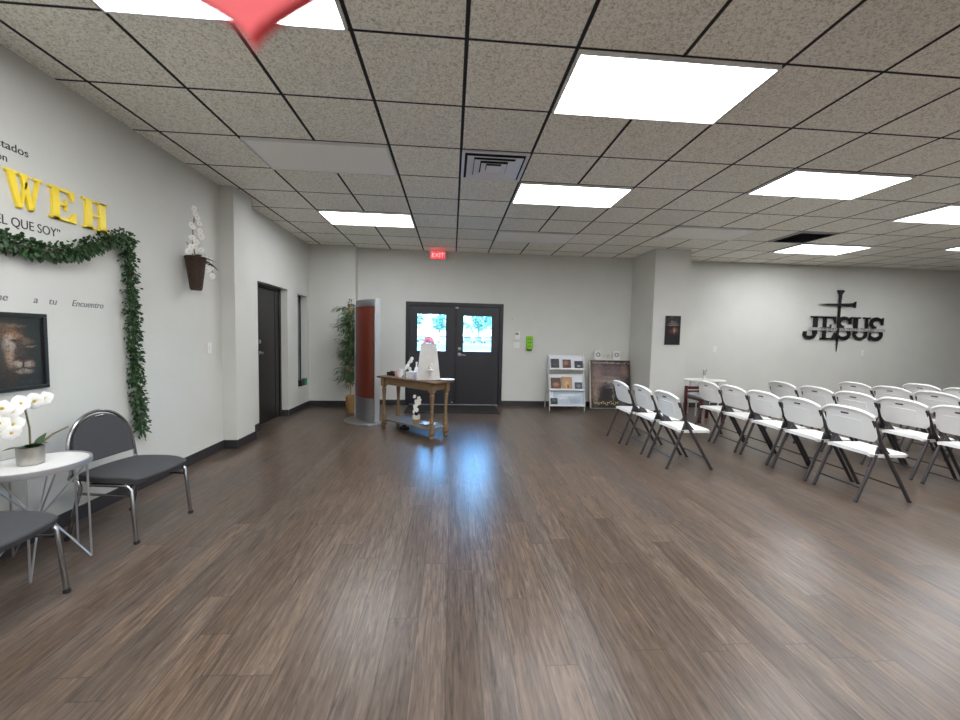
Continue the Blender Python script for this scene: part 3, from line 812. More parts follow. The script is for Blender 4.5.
pts += [(.13, .08, .33), (.14, .13, .30), (.14, .17, .25), (.14, .18, .17), (.10, -.07, .40), (.10, -.09, .35), (.11, .06, .40), (.14, .12, .22)]
pts += [(p_[0], p_[1]+rnd.uniform(-.04, .04), p_[2]+rnd.uniform(-.02, .02)) for p_ in pts[::2]]
orchid_flowers(t, pts, .031, 8, (.8, -.6, .0))

def wallplate(label, loc, rot, w=.07, h=.115, kind='outlet', name='wall_plate'):
    t = thing(name, label, kind, loc, rot=rot)
    MB().box(-w/2, w/2, -h/2, h/2, 0, .006).build('cover_plate', WHITE, t, bevel=.002)
    if kind == 'outlet':
        for z in (-.024, .024):
            o = MB().lathe([(0, 0), (.017, 0), (.017, .003), (0, .003)], 14, (0, z, .006)).build('socket', CREAM, t)
            MB().box(-.008, -.005, z-.006, z+.006, .009, .0096).box(.005, .008, z-.006, z+.006, .009, .0096).build('slot', BLACK, o, smooth=0)
    else:
        MB().box(-.012, .012, -.022, .022, .006, .011).build('switch', WHITE, t, bevel=.002)
    return t
wallplate('white light switch plate on the left wall before the wall pillar', (XW, 4.30, 1.157), ROT_L, kind='light switch', name='light_switch')
wallplate('white switch plate below the small white box, right of the double door', (1.255, YB-.001, 1.19), ROT_B, w=.12, kind='light switch', name='light_switch')
wallplate('faint wall outlet on the back wall right of the pillar', (5.30, YB-.001, 1.19), ROT_B)
wallplate('faint wall outlet on the back wall below the black sign', (8.52, YB-.001, 1.17), ROT_B)
t = thing('thermostat', 'small white box above the switch plate, right of the double door', 'thermostat', (1.255, YB, 1.37), rot=ROT_B)
MB().box(-.055, .055, -.075, .09, 0, .03).build('housing', WHITE, t, bevel=.006); MB().box(-.03, .03, .02, .06, .03, .032).build('display', GREYM, t)
t = thing('wall_sensor', 'small pale disc sensor high beside the double door', 'sensor', (1.18, YB, 1.70), rot=ROT_B)
MB().lathe([(0, 0), (.03, 0), (.026, .012), (0, .014)], 18).build('housing', WALL, t)
t = thing('wall_dispenser', 'lime green upright dispenser on the back wall beside the double door', 'dispenser', (1.505, YB, 1.085), rot=ROT_B)
MB().box(-.068, .062, .03, .29, 0, .07).build('dispenser_body', GREEN, t, bevel=.02, seg=3)
MB().box(-.05, .045, 0, .035, .005, .06).build('nozzle', mat('dark green plastic', (52, 86, 22), .5), t, bevel=.006)
MB().box(-.035, .03, .08, .1, .07, .073).box(-.035, .03, .15, .17, .07, .073).box(-.035, .03, .22, .235, .07, .073).build('label_stripes', mat('dark green print', (80, 130, 20), .5), t)

# ------------------------------------------------------------------ JESUS sign
t = thing('wall_sign', 'black metal JESUS sign with a cross of nails on the back wall', 'wall sign', (7.16, YB-.03, 1.435), rot=ROT_B)
b = MB(); x = 0
hgt = .475
LET = []
xs = [('J', -.02, .44), ('E', .37, .38), ('S', .70, .42), ('U', 1.03, .45), ('S', 1.42, .42)]
for ch, x0, wd in xs:
    q = MB()
    for poly in GLY[ch]:
        q.prism([(x0+x_*wd, y_*hgt) for x_, y_ in poly], 0, .012)
    q.build('letter', METALB, t, smooth=0)
# crossing band with the small words
MB().box(.10, 1.80, .185, .245, .0125, .015).build('band', mat('pale cut-out band', (170, 168, 164), .6), t, smooth=0)
text('small_words', 'THE WAY  THE TRUTH  THE LIFE', .082, METALB, (.95, .193, .0153), (0, 0, 0), parent=t, align='CENTER', ext=.001)
# nails
T2 = Matrix.Identity(4)
vx = .745
q = MB()
q.prism([(vx-.045, .80), (vx-.025, .80), (vx-.03, .93), (vx-.08, 1.0), (vx-.05, 1.015), (vx+.05, 1.015), (vx+.09, 1.0), (vx+.035, .93), (vx+.025, .78)], .0, .02)
q.prism([(vx-.03, .82), (vx-.022, .0), (vx-.012, -.12), (vx, -.25), (vx+.012, -.12), (vx+.022, .0), (vx+.03, .82)][::1], .002, .016)
q.build('upright_nail', METALB, t, smooth=0)
q = MB(); q.prism([(.27, .72), (.5, .695), (.95, .685), (1.02, .70), (1.08, .66), (1.095, .66), (1.10, .79), (1.085, .79), (1.04, .76), (.95, .75), (.5, .735)], .004, .022)
q.build('cross_nail', METALB, t, smooth=0)

# dark canvas on the pillar
t = thing('wall_canvas', 'narrow dark canvas print with pale words and a reddish figure on the wall pillar', 'picture', (3.885, 6.56, 1.525), rot=ROT_B)
MB().box(-.135, .135, -.255, .255, 0, .028).build('canvas', BLACK, t, bevel=.003)
pm = painted('dark canvas print', (24, 21, 22), [(.0, .09, .10, .012, (150, 140, 132), .5), (.0, .12, .09, .012, (126, 118, 112), .5), (.0, .15, .07, .010, (120, 112, 108), .5), (-.03, .2, .01, .05, (150, 140, 130), .6),
    (.03, .0, .05, .045, (132, 84, 66), .7), (-.04, -.02, .03, .03, (110, 46, 38), .7), (.02, -.01, .012, .045, (190, 160, 140), .7), (.05, -.05, .03, .02, (84, 40, 34), .7), (.0, .2, .1, .03, (46, 40, 40), .6)], warp=.025, wscale=40, grain=.6)
MB().box(-.13, .13, -.25, .25, .028, .0295).build('print', pm, t, smooth=0)

# ------------------------------------------------------------------ brochure rack
t = thing('brochure_rack', 'three tier grey metal brochure rack standing against the back wall', 'display rack', (2.15, 6.98, 0))
LG = mat('light grey metal', (206, 208, 210), .4, metal=.2)
for s_ in (-1, 1):
    MB().tube([(s_*.33, -.06, 0), (s_*.33, -.05, .1), (s_*.33, .12, 1.0), (s_*.33, .15, 1.03)], .009, 8).tube([(s_*.33, .30, 0), (s_*.33, .15, 1.0)], .009, 8).build('side_frame', LG, t)
tiers = [(.09, .27), (.375, .29), (.755, .265)]
for z, h in tiers:
    yb = -.055+z*.17
    Tm = Matrix.Translation((0, yb, z)) @ Matrix.Rotation(D2R(-15), 4, 'X')
    o = MB().box(-.325, .325, -.002, .006, 0, h, Tm).build('shelf_back', mat('pale shelf panel', (206, 210, 216), .35), t, bevel=.002)
    MB().box(-.33, .33, -.065, .006, -.008, 0, Tm).box(-.33, .33, -.068, -.06, -.008, .022, Tm).build('shelf_lip', LG, o, bevel=.002)
    MB().box(-.33, .33, -.006, .010, h-.005, h+.01, Tm).box(-.334, -.322, -.06, .008, 0, h, Tm).box(.322, .334, -.06, .008, 0, h, Tm).build('shelf_edge', LG, o, bevel=.002)
def booklet(tier, xc, w_, h_, m, label, cat='booklet', th=.012):
    z, h = tiers[tier]; yb = -.055+z*.17
    b = MB().box(-w_/2, w_/2, -th/2, th/2, 0, h_)
    o = b.build('booklet', m, bevel=.001); tag(o, label, cat, 'booklets on the rack')
    M_ = Matrix.Translation((2.15, 6.98, 0)) @ Matrix.Translation((xc, yb, z)) @ Matrix.Rotation(D2R(-15), 4, 'X') @ Matrix.Translation((0, -.022, .002))
    o.matrix_world = M_
    return o
def bookmat(name, base, c1):
    return painted(name, base, [(0, 0, .05, .05, c1, .6), (0, .1, .04, .012, c1, .5)], warp=.04, wscale=30)
def vbook(name, base, blobs):   # booklet cover: local x / z plane
    m = painted(name, base, blobs, warp=.03, wscale=30)
    t_ = m.node_tree
    for n in t_.nodes:
        if n.type == 'SEPXYZ':
            for l in list(t_.links):
                if l.from_socket == n.outputs[1]:
                    to = l.to_socket; t_.links.remove(l); t_.links.new(n.outputs[2], to)
    return m
bk1 = vbook('dark cover', (36, 38, 46), [(0, .09, .04, .03, (60, 62, 72), .6)])
bk2 = vbook('brown cover', (92, 58, 42), [(-.02, .12, .04, .04, (150, 110, 84), .6), (.02, .06, .04, .03, (60, 36, 30), .6)])
bk3 = vbook('night cover', (28, 32, 46), [(0, .07, .035, .012, (170, 176, 186), .5)])
bk4 = vbook('tan cover', (178, 140, 98), [(0, .1, .04, .07, (206, 170, 124), .6), (.02, .07, .02, .04, (120, 76, 48), .6)])
bk5 = vbook('red brown cover', (84, 50, 40), [(0, .1, .05, .04, (166, 116, 84), .6), (.02, .05, .04, .02, (130, 60, 44), .6)])
bk6 = vbook('slate cover', (60, 72, 84), [(0, .08, .04, .03, (110, 126, 140), .6)])
bk7 = vbook('dark green cover', (34, 48, 48), [(0, .1, .04, .02, (70, 96, 88), .6)])
bk8 = vbook('pale blue leaflet', (176, 190, 202), [(-.12, .15, .1, .03, (206, 216, 222), .6), (.12, .09, .1, .05, (150, 168, 184), .6), (0, .2, .2, .02, (214, 222, 228), .6)])
booklet(2, -.215, .155, .20, bk1, 'black covered booklet, leftmost on the top tier of the rack')
booklet(2, .01, .155, .19, bk2, 'brown covered booklet in the middle of the top tier of the rack')
booklet(2, .235, .155, .165, bk3, 'navy booklet with pale mark, rightmost on the top tier of the rack')
booklet(1, -.205, .19, .23, bk5, 'red brown picture booklet, leftmost on the middle tier of the rack')
booklet(1, .005, .20, .25, bk4, 'tan arched picture card in the middle tier of the rack')
booklet(1, .225, .14, .15, bk6, 'slate blue booklet, rightmost on the middle tier of the rack')
booklet(0, .03, .56, .27, bk8, 'wide pale blue leaflet across the bottom tier of the rack', th=.006)
o = booklet(0, -.245, .13, .14, bk7, 'small dark green booklet, left on the bottom tier of the rack', th=.008)
o.matrix_world = o.matrix_world @ Matrix.Translation((0, -.012, 0))

# ------------------------------------------------------------------ large leaning poster
rot = (PI/2-.17, 0, 0)
t = thing('poster_board', 'large dark framed poster of a tree crown leaning in the corner by the brochure rack', 'poster', (3.07, 7.13, .012), rot=rot)
# local x right, y up, z towards the camera
MB().box(-.41, .41, 0, .94, 0, .03).build('backing_board', mat('cream board edge', (196, 186, 170), .5), t, bevel=.003)
pp = painted('tree crown poster print', (24, 20, 22), [(-.05, .55, .36, .36, (66, 54, 58), .5), (-.25, .62, .12, .24, (150, 124, 118), .8), (.05, .70, .22, .12, (128, 108, 106), .8), (.28, .72, .06, .12, (150, 116, 104), .8),
    (-.30, .30, .06, .18, (160, 134, 116), .8), (.02, .53, .2, .04, (176, 164, 156), .8), (.02, .60, .15, .025, (158, 146, 140), .8), (.05, .45, .2, .02, (140, 130, 126), .8), (.05, .28, .016, .14, (176, 160, 140), .6), (-.02, .40, .12, .012, (178, 168, 158), .7),
    (0, .88, .34, .012, (176, 168, 158), .5), (.2, .3, .16, .12, (16, 13, 15), .6), (-.1, .3, .1, .14, (30, 20, 27), .6)], warp=.11, wscale=22, grain=.7)
MB().box(-.39, .40, .01, .93, .03, .033).build('print', pp, t, smooth=0)
b = MB(); sc = []
rnd2 = random.Random(4)
pts = []
for k in range(120):
    s_ = k/119; x_ = -.34+s_*.52
    pts.append((x_+.012*math.sin(s_*80), .105+.022*math.sin(s_*62)+.014*math.sin(s_*23), .035))
b.tube(pts, .0038, 5).build('script_caption', mat('gold ink', (206, 188, 120), .5), t)
# white sign resting on top of the poster
t = thing('tabletop_sign', 'small white cut-out sign with two squares resting on the top of the large poster', 'decoration', (3.04, 7.287, .937))
b = MB().box(-.25, .25, -.02, .02, 0, .03)
b.build('base', WHITE, t, bevel=.003)
for xc in (-.20, .17):
    b = MB()
    b.box(xc-.075, xc+.075, -.015, .015, .03, .045); b.box(xc-.075, xc+.075, -.015, .015, .165, .18); b.box(xc-.075, xc-.06, -.015, .015, .045, .165); b.box(xc+.06, xc+.075, -.015, .015, .045, .165)
    b.box(xc-.06, xc+.06, -.002, .01, .045, .165)
    sq = b.build('square_frame', WHITE, t, bevel=.002)
    MB().lathe([(.028, 0), (.042, 0), (.042, .01), (.028, .01), (.028, 0)], 20, T=Matrix.Translation((xc, -.005, .105)) @ Matrix.Rotation(PI/2, 4, 'X'), close=False).build('ring', GREYM, sq)
for xc in (-.045, .05):
    MB().box(xc-.012, xc+.012, -.01, .01, .03, .085).ball((xc, 0, .1), .02, .012, .02).build('small_figure', CREAM, t)

# ------------------------------------------------------------------ kiosk / display pylon
t = thing('display_stand', 'tall silver display stand with a curved cherry wood panel beside the bamboo plant', 'display stand', (-1.305, 6.02, 0), math.atan2(-.37, .39))
# local x along the panel (left to right), y towards the back
MB().box(-.255, .255, -.02, .04, .02, 1.86).build('frame_core', STEEL, t, bevel=.004)
def conv(u, v):
    a = (u-.5)*2
    return (a*.235, -.035-.045*(1-a*a), .375+v*1.38)
MB().shell(conv, 16, 2, .012).build('wood_panel', CHERRY, t)
MB().shell(lambda u, v: ((u-.5)*.475, -.03-.045*(1-((u-.5)*2)**2), .02+v*.35), 16, 2, .010).build('lower_panel', STEEL, t)
MB().shell(lambda u, v: ((u-.5)*.475, -.03-.03*(1-((u-.5)*2)**2), 1.76+v*.1), 16, 2, .010).build('top_panel', STEEL, t)
for s_, hw_ in ((-1, .006), (1, .012)):
    MB().box(s_*.262-hw_, s_*.262+hw_, -.035, .05, .015, 1.875).build('side_post', mat('pale aluminium', (206, 208, 212), .35, metal=.5), t, bevel=.005)
pl = [(-.38, .10)]+[(math.cos(a)*.40, .06+math.sin(a)*.38) for a in [PI+PI*k/20 for k in range(21)]]+[(.38, .10)]
MB().prism(pl, 0, .014).build('base_plate', STEEL, t, bevel=.003)

# ------------------------------------------------------------------ bamboo plant
t = thing('bamboo_plant', 'tall artificial bamboo plant with tan canes behind the silver display stand', 'plant', (-1.68, 6.72, 0))
MB().lathe([(0, 0), (.10, 0), (.12, .10), (.125, .27), (.11, .28), (.10, .25), (0, .25)], 20).build('pot', mat('woven tan pot', (150, 116, 70), .6, noise=.3, nscale=50, bump=.5, bscale=80), t)
rnd = random.Random(11); canes = []
for k in range(5):
    a = rnd.uniform(0, 6.28); r = .045; x0, y0 = r*math.cos(a), r*math.sin(a)
    lean = Vector((rnd.uniform(-.07, .05), rnd.uniform(-.05, .05), 0))
    H_c = rnd.uniform(1.45, 1.84)
    pts = [Vector((x0, y0, .2))+lean*s_*s_+Vector((0, 0, H_c*s_)) for s_ in [i/12 for i in range(13)]]
    rr = [.010 if i % 2 else .0085 for i in range(13)]
    MB().tube(pts, rr, 7).build('cane', CANE, t); canes.append(pts)
b = MB()
for pts in canes:
    for k in range(125):
        i = rnd.randint(2, 11) if rnd.random() < .8 else rnd.randint(6, 11)
        p = pts[i].lerp(pts[i+1], rnd.random()); a = rnd.uniform(0, 2*PI)
        L1 = rnd.uniform(.06, .30)
        q = p+Vector((math.cos(a)*L1, math.sin(a)*L1*.55, rnd.uniform(-.04, .10)))
        if q.z > 1.95: q.z = 1.93
        q.y = max(-.3, min(q.y, .36)); q.x = min(.38, max(q.x, -.72))
        b.tube([p, (p+q)/2+Vector((0, 0, .015)), q], .0018, 4)
        for m_ in range(6):
            a2 = a+rnd.uniform(-1.1, 1.1)
            b.leaf(q-(q-p)*rnd.uniform(0, .4), (math.cos(a2), math.sin(a2)*.6, rnd.uniform(-.5, .35)), rnd.uniform(.07, .13), rnd.uniform(.014, .022), .3, 4)
tag(b.build('foliage', LEAFB, t, smooth=0), kind='stuff')

# ------------------------------------------------------------------ console table
CA = math.atan2(-.62, .71); CO = (-.505, 5.30, 0)
t = thing('console_table', 'narrow weathered wooden console table with turned legs in front of the double door', 'console table', CO, CA)
MB().box(-.56, .56, -.19, .19, .73, .755).build('table_top', WOODTOP, t, bevel=.005)
b = MB(); b.box(-.47, .47, -.15, -.13, .64, .73); b.box(-.47, .47, .13, .15, .64, .73); b.box(-.49, -.47, -.13, .13, .64, .73); b.box(.47, .49, -.13, .13, .64, .73)
b.build('apron', WOODT, t, bevel=.003)
prof = [(.0, 0), (.014, 0), (.024, .012), (.026, .03), (.016, .045), (.022, .05), (.034, .075), (.034, .10), (.024, .112), (.03, .12), (.03, .175), (.022, .185), (.018, .2), (.026, .215), (.022, .24), (.017, .30), (.018, .42), (.024, .52), (.028, .555), (.018, .575), (.028, .585), (.028, .60), (.02, .61), (0, .61)]
for sx in (-1, 1):
    for sy in (-1, 1):
        MB().lathe([(r_*1.16, z_*1.03) for r_, z_ in prof], 14, (sx*.47, sy*.132, 0)).box(sx*.47-.034, sx*.47+.034, sy*.132-.034, sy*.132+.034, .62, .73).build('leg', WOODT, t)
MB().box(-.49, .49, -.155, .155, .128, .15).build('lower_shelf', WOODSH, t, bevel=.004)
def on(u, v, z):
    return (CO[0]+u*math.cos(CA)-v*math.sin(CA), CO[1]+u*math.sin(CA)+v*math.cos(CA), z)
ZT = .7555
# A board
x, y, z = on(.30, -.03, ZT)
t = thing('tapered_board', 'tall white tapered board standing at the right end of the console table', 'display board', (x, y, z), .05)
WB = mat('off white washed board', (206, 204, 200), .6, noise=.06, nscale=12)
Mx = Matrix.Rotation(PI/2-.02, 4, 'X')
MB().prism([(-.155, 0), (.155, 0), (.098, .485), (-.102, .485)], -.011, .011, Mx).build('board', WB, t, bevel=.003)
MB().box(-.10, .10, .0, .10, 0, .02).build('foot', WB, t, bevel=.003)
b = MB().box(-.02, .07, -.07, -.012, .13, .14); b.tube([(.03, -.04, .0), (.03, -.04, .13)], .005, 6)
b.build('small_ledge', WHITE, t)
MB().ball((.025, -.04, .158), .018, .016, .018).ball((.01, -.04, .185), .016, .014, .015).ball((.035, -.04, .205), .014, .012, .014).build('figurine', CREAM, t)
t2 = thing('pink_rosette', 'pink ribbon rosette resting on top of the tapered white board', 'decoration', (x, y, z+.486))
b = MB()
for k in range(9):
    a = PI*k/8; b.ball((.052*math.cos(a), -.005, .016+.055*math.sin(a)), .024, .014, .024, 8, 6)
b.build('ribbon', PINK, t2); MB().ball((0, -.012, .032), .036, .014, .032).build('rosette_centre', mat('deep pink ribbon', (252, 150, 190), .6), t2)
# black box
x, y, z = on(-.44, .0, ZT)
t = thing('black_box', 'small black open box at the left end of the console table', 'box', (x, y, z), CA)
b = MB().box(-.075, .075, -.05, .05, 0, .008); b.box(-.075, -.067, -.05, .05, .008, .05); b.box(.067, .075, -.05, .05, .008, .05); b.box(-.067, .067, -.05, -.042, .008, .05); b.box(-.067, .067, .042, .05, .008, .05)
b.build('box_body', BLACK, t, bevel=.002)
MB().ball((-.02, 0, .05), .03, .025, .02).ball((.03, .01, .045), .025, .02, .02).build('contents', mat('dark contents', (40, 32, 34), .5), t)
def cup(u, v, r, h, m, label, name='cup', cat='cup'):
    x, y, z = on(u, v, ZT)
    o = MB().lathe([(0, 0), (r*.8, 0), (r, h*.4), (r*.95, h), (r*.85, h), (r*.85, h*.2), (0, h*.15)], 18).build(name, m); o.location = (x, y, z); tag(o, label, cat); return o
cup(-.30, -.04, .036, .085, PINKC, 'pale pink glass candle cup next to the black box on the console table')
cup(-.215, -.07, .030, .07, CREAM, 'cream cup in front of the white flowers on the console table')
cup(-.335, .06, .03, .10, WHITE, 'white cup behind the pink cup on the console table')
# small white orchid on the console
x, y, z = on(-.16, .04, ZT)
t = thing('potted_orchid', 'small white orchid in a cream pot on the console table', 'plant', (x, y, z))
MB().lathe([(0, 0), (.03, 0), (.042, .07), (.036, .07), (.03, .06), (0, .06)], 18).build('pot', CREAM, t)
MB().tube([(0, 0, .06), (.012, 0, .14), (.03, 0, .2), (.05, 0, .23)], .003, 5).build('stem', STEM, t)
b = MB()
for a in (0, 1.3, 2.6, 4.2, 5.3): b.leaf((.01, 0, .06), (math.cos(a), math.sin(a), .7), .1, .035, .2, 5)
b.build('leaves', mat('black green leaf', (26, 34, 28), .5), t)
orchid_flowers(t, [(-.03, -.02, .13), (-.01, -.03, .16), (.01, -.03, .20), (.035, -.03, .225), (.05, -.02, .26), (-.05, -.02, .11), (.02, -.03, .12)], .03, 21, (0, -1, 0))
# white basket with bottle
x, y, z = on(.02, -.06, ZT)
t = thing('gift_basket', 'white speckled basket box between the orchid and the tapered board', 'basket', (x, y, z), CA+.3)
MB().lathe([(0, 0), (.075, 0), (.085, .09), (.078, .09), (.07, .01), (0, .01)], 4, T=Matrix.Rotation(PI/4, 4, 'Z')).build('basket', mat('speckled white card', (222, 222, 226), .6, noise=.2, nscale=60), t, bevel=.003)
MB().ball((-.02, 0, .08), .035, .03, .03).ball((.03, .01, .08), .03, .03, .025).build('tissue_paper', WHITE, t)
x, y, z = on(-.03, .07, ZT)
o = MB().lathe([(0, 0), (.03, 0), (.032, .10), (.026, .13), (.010, .155), (.010, .20), (.014, .2), (.014, .215), (0, .215)], 16).build('bottle', WHITE); o.location = (x, y, z)
tag(o, 'white bottle with a narrow neck standing behind the white basket', 'bottle')
x, y, z = on(.13, .09, ZT)
t = thing('gift_bag', 'blue gift bag behind the white basket on the console table', 'bag', (x, y, z), CA)
MB().prism([(-.07, 0), (.07, 0), (.08, .13), (-.08, .13)], -.03, .03, Matrix.Rotation(PI/2, 4, 'X')).build('bag_body', BLUE, t, bevel=.004)
b = MB()
for k in range(7): b.ball((-.066+.022*k, rnd.uniform(-.01, .01), .135+rnd.uniform(0, .02)), .02, .018, .018, 8, 6)
b.build('tissue_paper', mat('light blue tissue', (150, 180, 230), .6), t)
x, y, z = on(.49, .11, ZT)
o = MB().lathe([(0, 0), (.07, 0), (.11, .014), (.11, .018), (.06, .008), (0, .008)], 24).build('paper_plate', WHITE); o.location = (x, y, z)
tag(o, 'white paper plate at the right back corner of the console table', 'plate')
# lower shelf
x, y, z = on(.05, .0, .1505)
t = thing('potted_flower', 'white flower spray in a white and gold pot on the lower shelf of the console', 'plant', (x, y, z))
MB().lathe([(0, 0), (.042, 0), (.05, .045), (0, .045)], 20).build('pot_base', GOLDP, t)
MB().lathe([(.05, .045), (.054, .10), (.046, .10), (.04, .06), (0, .06)], 20).build('pot', CREAM, t)
MB().tube([(0, 0, .06), (.01, 0, .2), (.01, 0, .38)], .003, 5).build('stem', STEM, t)
b = MB()
for a in (0, 1.3, 2.4, 3.4, 4.6, 5.3): b.leaf((0, 0, .08), (math.cos(a), math.sin(a), 1.3), .14, .035, .2, 5)
b.build('leaves', mat('black green leaf', (26, 34, 28), .5), t)
pts = [(.01+rnd.uniform(-.035, .035), -.02, .15+.023*k) for k in range(10)]
orchid_flowers(t, pts, .032, 5, (0, -1, .1))
x, y, z = on(.31, -.02, .1505)
t = thing('white_cloth_star', 'white folded napkin star on the right of the lower console shelf', 'decoration', (x, y, z))
b = MB()
for k in range(6):
    a = k*PI/3+.2; b.leaf((0, 0, .008), (math.cos(a), math.sin(a)*.8, .25), .14, .07, .1, 5)
b.ball((0, 0, .014), .04, .035, .014)
b.build('folded_cloth', WHITE, t)
x, y, z = on(-.22, .02, 0)
o = MB().box(-.05, .07, -.04, .04, 0, .05).ball((.0, 0, .05), .04, .035, .03).build('black_pouch', BLACK, bevel=.01); o.location = (x, y, 0); o.rotation_euler = (0, 0, CA)
tag(o, 'small black pouch on the floor under the console table', 'pouch')

# entrance mat
o = MB().box(-.80, .86, 6.62, 7.36, 0, .012).build('entrance_mat', MATB, bevel=.004); tag(o, 'black entrance mat on the floor in front of the double door', 'doormat')

# ------------------------------------------------------------------ side table and burgundy chair behind the chairs
t = thing('side_table', 'white oval topped side table against the wall right of the pillar', 'side table', (4.60, 6.66, 0))
MB().lathe([(0, .625), (.37, .625), (.385, .635), (.38, .65), (0, .65)], 36, T=Matrix.Diagonal((1, .65, 1, 1))).build('table_top', MARBLE, t)
for a in (.7, 2.44, 3.84, 5.58):
    MB().tube([(.24*math.cos(a),   .17*math.sin(a), .625), (.28*math.cos(a), .19*math.sin(a), 0)], .013, 8).build('leg', LG, t)
MB().box(-.2, .2, -.12, .12, .30, .32).build('lower_shelf', LG, t, bevel=.003)
t = thing('bud_vase', 'tiny glass bud vase with brown twigs on the white side table', 'vase', (4.60, 6.66, .6505))
MB().lathe([(0, 0), (.02, 0), (.024, .03), (.012, .06), (.014, .075), (0, .07)], 14).build('vase', mat('pale glass', (216, 222, 222), .15), t)
b = MB()
for dx, dy, h in ((-.03, .0, .13), (.035, .0, .13), (.0, .01, .11), (.018, -.01, .12), (-.02, .01, .115)): b.tube([(0, 0, .03), (dx*.4, dy, .09), (dx, dy, h+.06)], .0035, 5)
b.build('twigs', mat('brown twig', (110, 92, 72), .7), t)
t = thing('wooden_chair', 'burgundy wooden chair with a grey seat behind the second row, by the pillar', 'chair', (4.275, 6.16, 0), D2R(90))
for sx, sy, h in ((-.2, -.2, .40), (-.2, .2, .40), (.2, -.2, .57), (.2, .2, .57)):
    MB().box(sx-.02, sx+.02, sy-.02, sy+.02, 0, h).build('leg', BURG, t, bevel=.003)
MB().box(-.21, .21, -.21, .21, .36, .40).build('seat_frame', BURG, t, bevel=.004)
MB().box(-.19, .19, -.19, .19, .40, .435).build('seat', mat('blue grey cushion', (130, 142, 148), .8), t, bevel=.015, seg=3)
MB().box(.19, .21, -.18, .18, .51, .56).box(.19, .21, -.18, .18, .46, .49).build('back_rail', BURG, t, bevel=.003)

# ------------------------------------------------------------------ red heart hanging close to the lens
tip = Vector((-0.1137, 0.2341, 1.4994))
t = thing('red_heart', 'blurred red felt heart hanging close in front, at the top left of the view', 'hanging heart', tip, rot=(1.510, -.022, -.074))
hp = []
for k in range(48):
    a = 2*PI*k/48
    hx_ = 16*math.sin(a)**3; hy_ = 13*math.cos(a)-5*math.cos(2*a)-2*math.cos(3*a)-math.cos(4*a)
    hp.append((hx_*.0042, (hy_+17)*.0028))
MB().prism(hp[::-1], -.004, .004).build('heart', RED, t, smooth=0)
MB().tube([(0, .062, 0), Matrix.Rotation(roll, 3, 'Z') @ Vector((0, (CEIL-.001-tip.z)/math.cos(pitch)/math.cos(roll), 0))], .0006, 5).build('thread', RED, t)

# ------------------------------------------------------------------ outdoors beyond the double door
g = MB().box(-80, 90, YB+.17, 160, -.3, -.06).build('ground', mat('pale concrete', (132, 136, 136), .8, noise=.08, nscale=.6), smooth=0); tag(g, kind='structure')
g = MB().box(-70, 80, 40, 62, -.06, -.03).build('ground_lawn', mat('grass', (84, 110, 70), .9, noise=.25, nscale=1.2), smooth=0); tag(g, kind='structure')
def make_car():
    t = thing('car', '', 'car')
    pass
    return t
CARC = [(58, 66, 78), (150, 154, 158), (40, 44, 52), (52, 54, 60), (200, 202, 204), (70, 84, 104)]
GLS = mat('dark car glass', (24, 28, 34), .15)
def car(x, y, c, label):
    t = thing('car', label, 'car', (x, y, -.03), 0, 'cars parked across the lot outside')
    body = [(-.9, .3), (-.92, .75), (-.86, .98), (-.66, 1.45), (.66, 1.45), (.86, .98), (.92, .75), (.9, .3)]
    MB().prism(body, -2.1, 2.1, Matrix.Rotation(PI/2, 4, 'X')).build('car_body', mat('car paint', c, .3, coat=.6), t, bevel=.08)
    MB().prism([(-.76, 1.0), (.76, 1.0), (.62, 1.38), (-.62, 1.38)], 2.09, 2.12, Matrix.Rotation(PI/2, 4, 'X')).build('windscreen', GLS, t)
    MB().box(-.5, .5, -2.14, -2.08, .5, .7).build('grille', BLACK, t)
    for sx in (-1, 1):
        MB().box(sx*.72-.12, sx*.72+.12, -2.14, -2.08, .68, .82).build('headlight', CHROME, t)
        for sy in (-1.3, 1.3):
            MB().lathe([(0, -.1), (.33, -.1), (.33, .1), (0, .1)], 18, T=Matrix.Translation((sx*.8, sy, .33)) @ Matrix.Rotation(PI/2, 4, 'Y')).build('wheel', RUB, t)
    return t
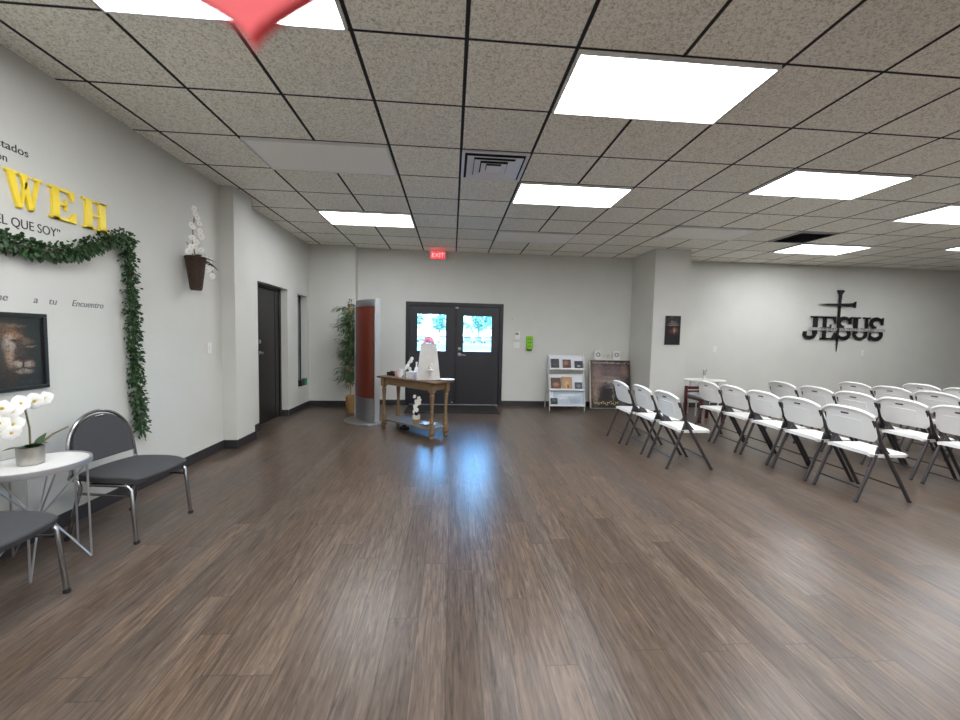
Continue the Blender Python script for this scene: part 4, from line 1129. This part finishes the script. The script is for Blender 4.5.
for x_, c_, lb in ((-5.9, 2, 'dark parked car seen at the left side of the left door window'), (-1.9, 1, 'grey parked car seen at the right side of the left door window'),
                   (3.1, 0, 'slate parked car, leftmost through the right door window'), (5.4, 3, 'charcoal parked car in the middle of the right door window'), (7.6, 5, 'blue parked car, rightmost through the right door window')):
    car(x_, 78+(c_ % 2)*2, CARC[c_], lb)
TL = mat('tree leaf', (84, 120, 110), .8, noise=.4, nscale=.9)
TB = mat('bark', (90, 78, 66), .9, noise=.3, nscale=4)
def tree(x, y, h, r, seed, label):
    t = thing('tree', label, 'tree', (x, y, -.06), 0, 'trees outside beyond the parked cars')
    rn = random.Random(seed)
    b = MB().tube([(0, 0, 0), (rn.uniform(-.2, .2), 0, h*.3), (rn.uniform(-.4, .4), 0, h*.6)], [.28, .2, .12], 8)
    for k in range(5):
        a = rn.uniform(0, 6.28); b.tube([(0, 0, h*.33), (math.cos(a)*r*.3, math.sin(a)*r*.3, h*.5), (math.cos(a)*r*.6, math.sin(a)*r*.6, h*.68)], [.12, .08, .04], 6)
    b.build('trunk', TB, t)
    b = MB()
    cl = [(rn.gauss(0, r*.42), rn.gauss(0, r*.4), h*.60+rn.gauss(0, h*.17)) for _ in range(60)]
    for cxx, cyy, czz in cl:
        for _ in range(70):
            p = Vector((cxx+rn.gauss(0, r*.16), cyy+rn.gauss(0, r*.16), czz+rn.gauss(0, r*.13)))
            b.leaf(p, (rn.uniform(-1, 1), rn.uniform(-1, 1), rn.uniform(-1, 1)), .45, .26, .1, 3)
    tag(b.build('crown', TL, t, smooth=0), kind='stuff')
tree(-9.5, 92, 9.0, 4.2, 1, 'leafy tree at the left edge of the left door window')
tree(-3.5, 107, 8.0, 3.8, 2, 'leafy tree filling the middle of the left door window')
tree(1.5, 122, 8.5, 4.0, 3, 'leafy tree hidden mostly by the door stile between the windows')
tree(6.5, 92, 8.2, 3.6, 4, 'leafy tree in the middle of the right door window')
tree(12.0, 107, 8.6, 4.0, 5, 'leafy tree at the right edge of the right door window')
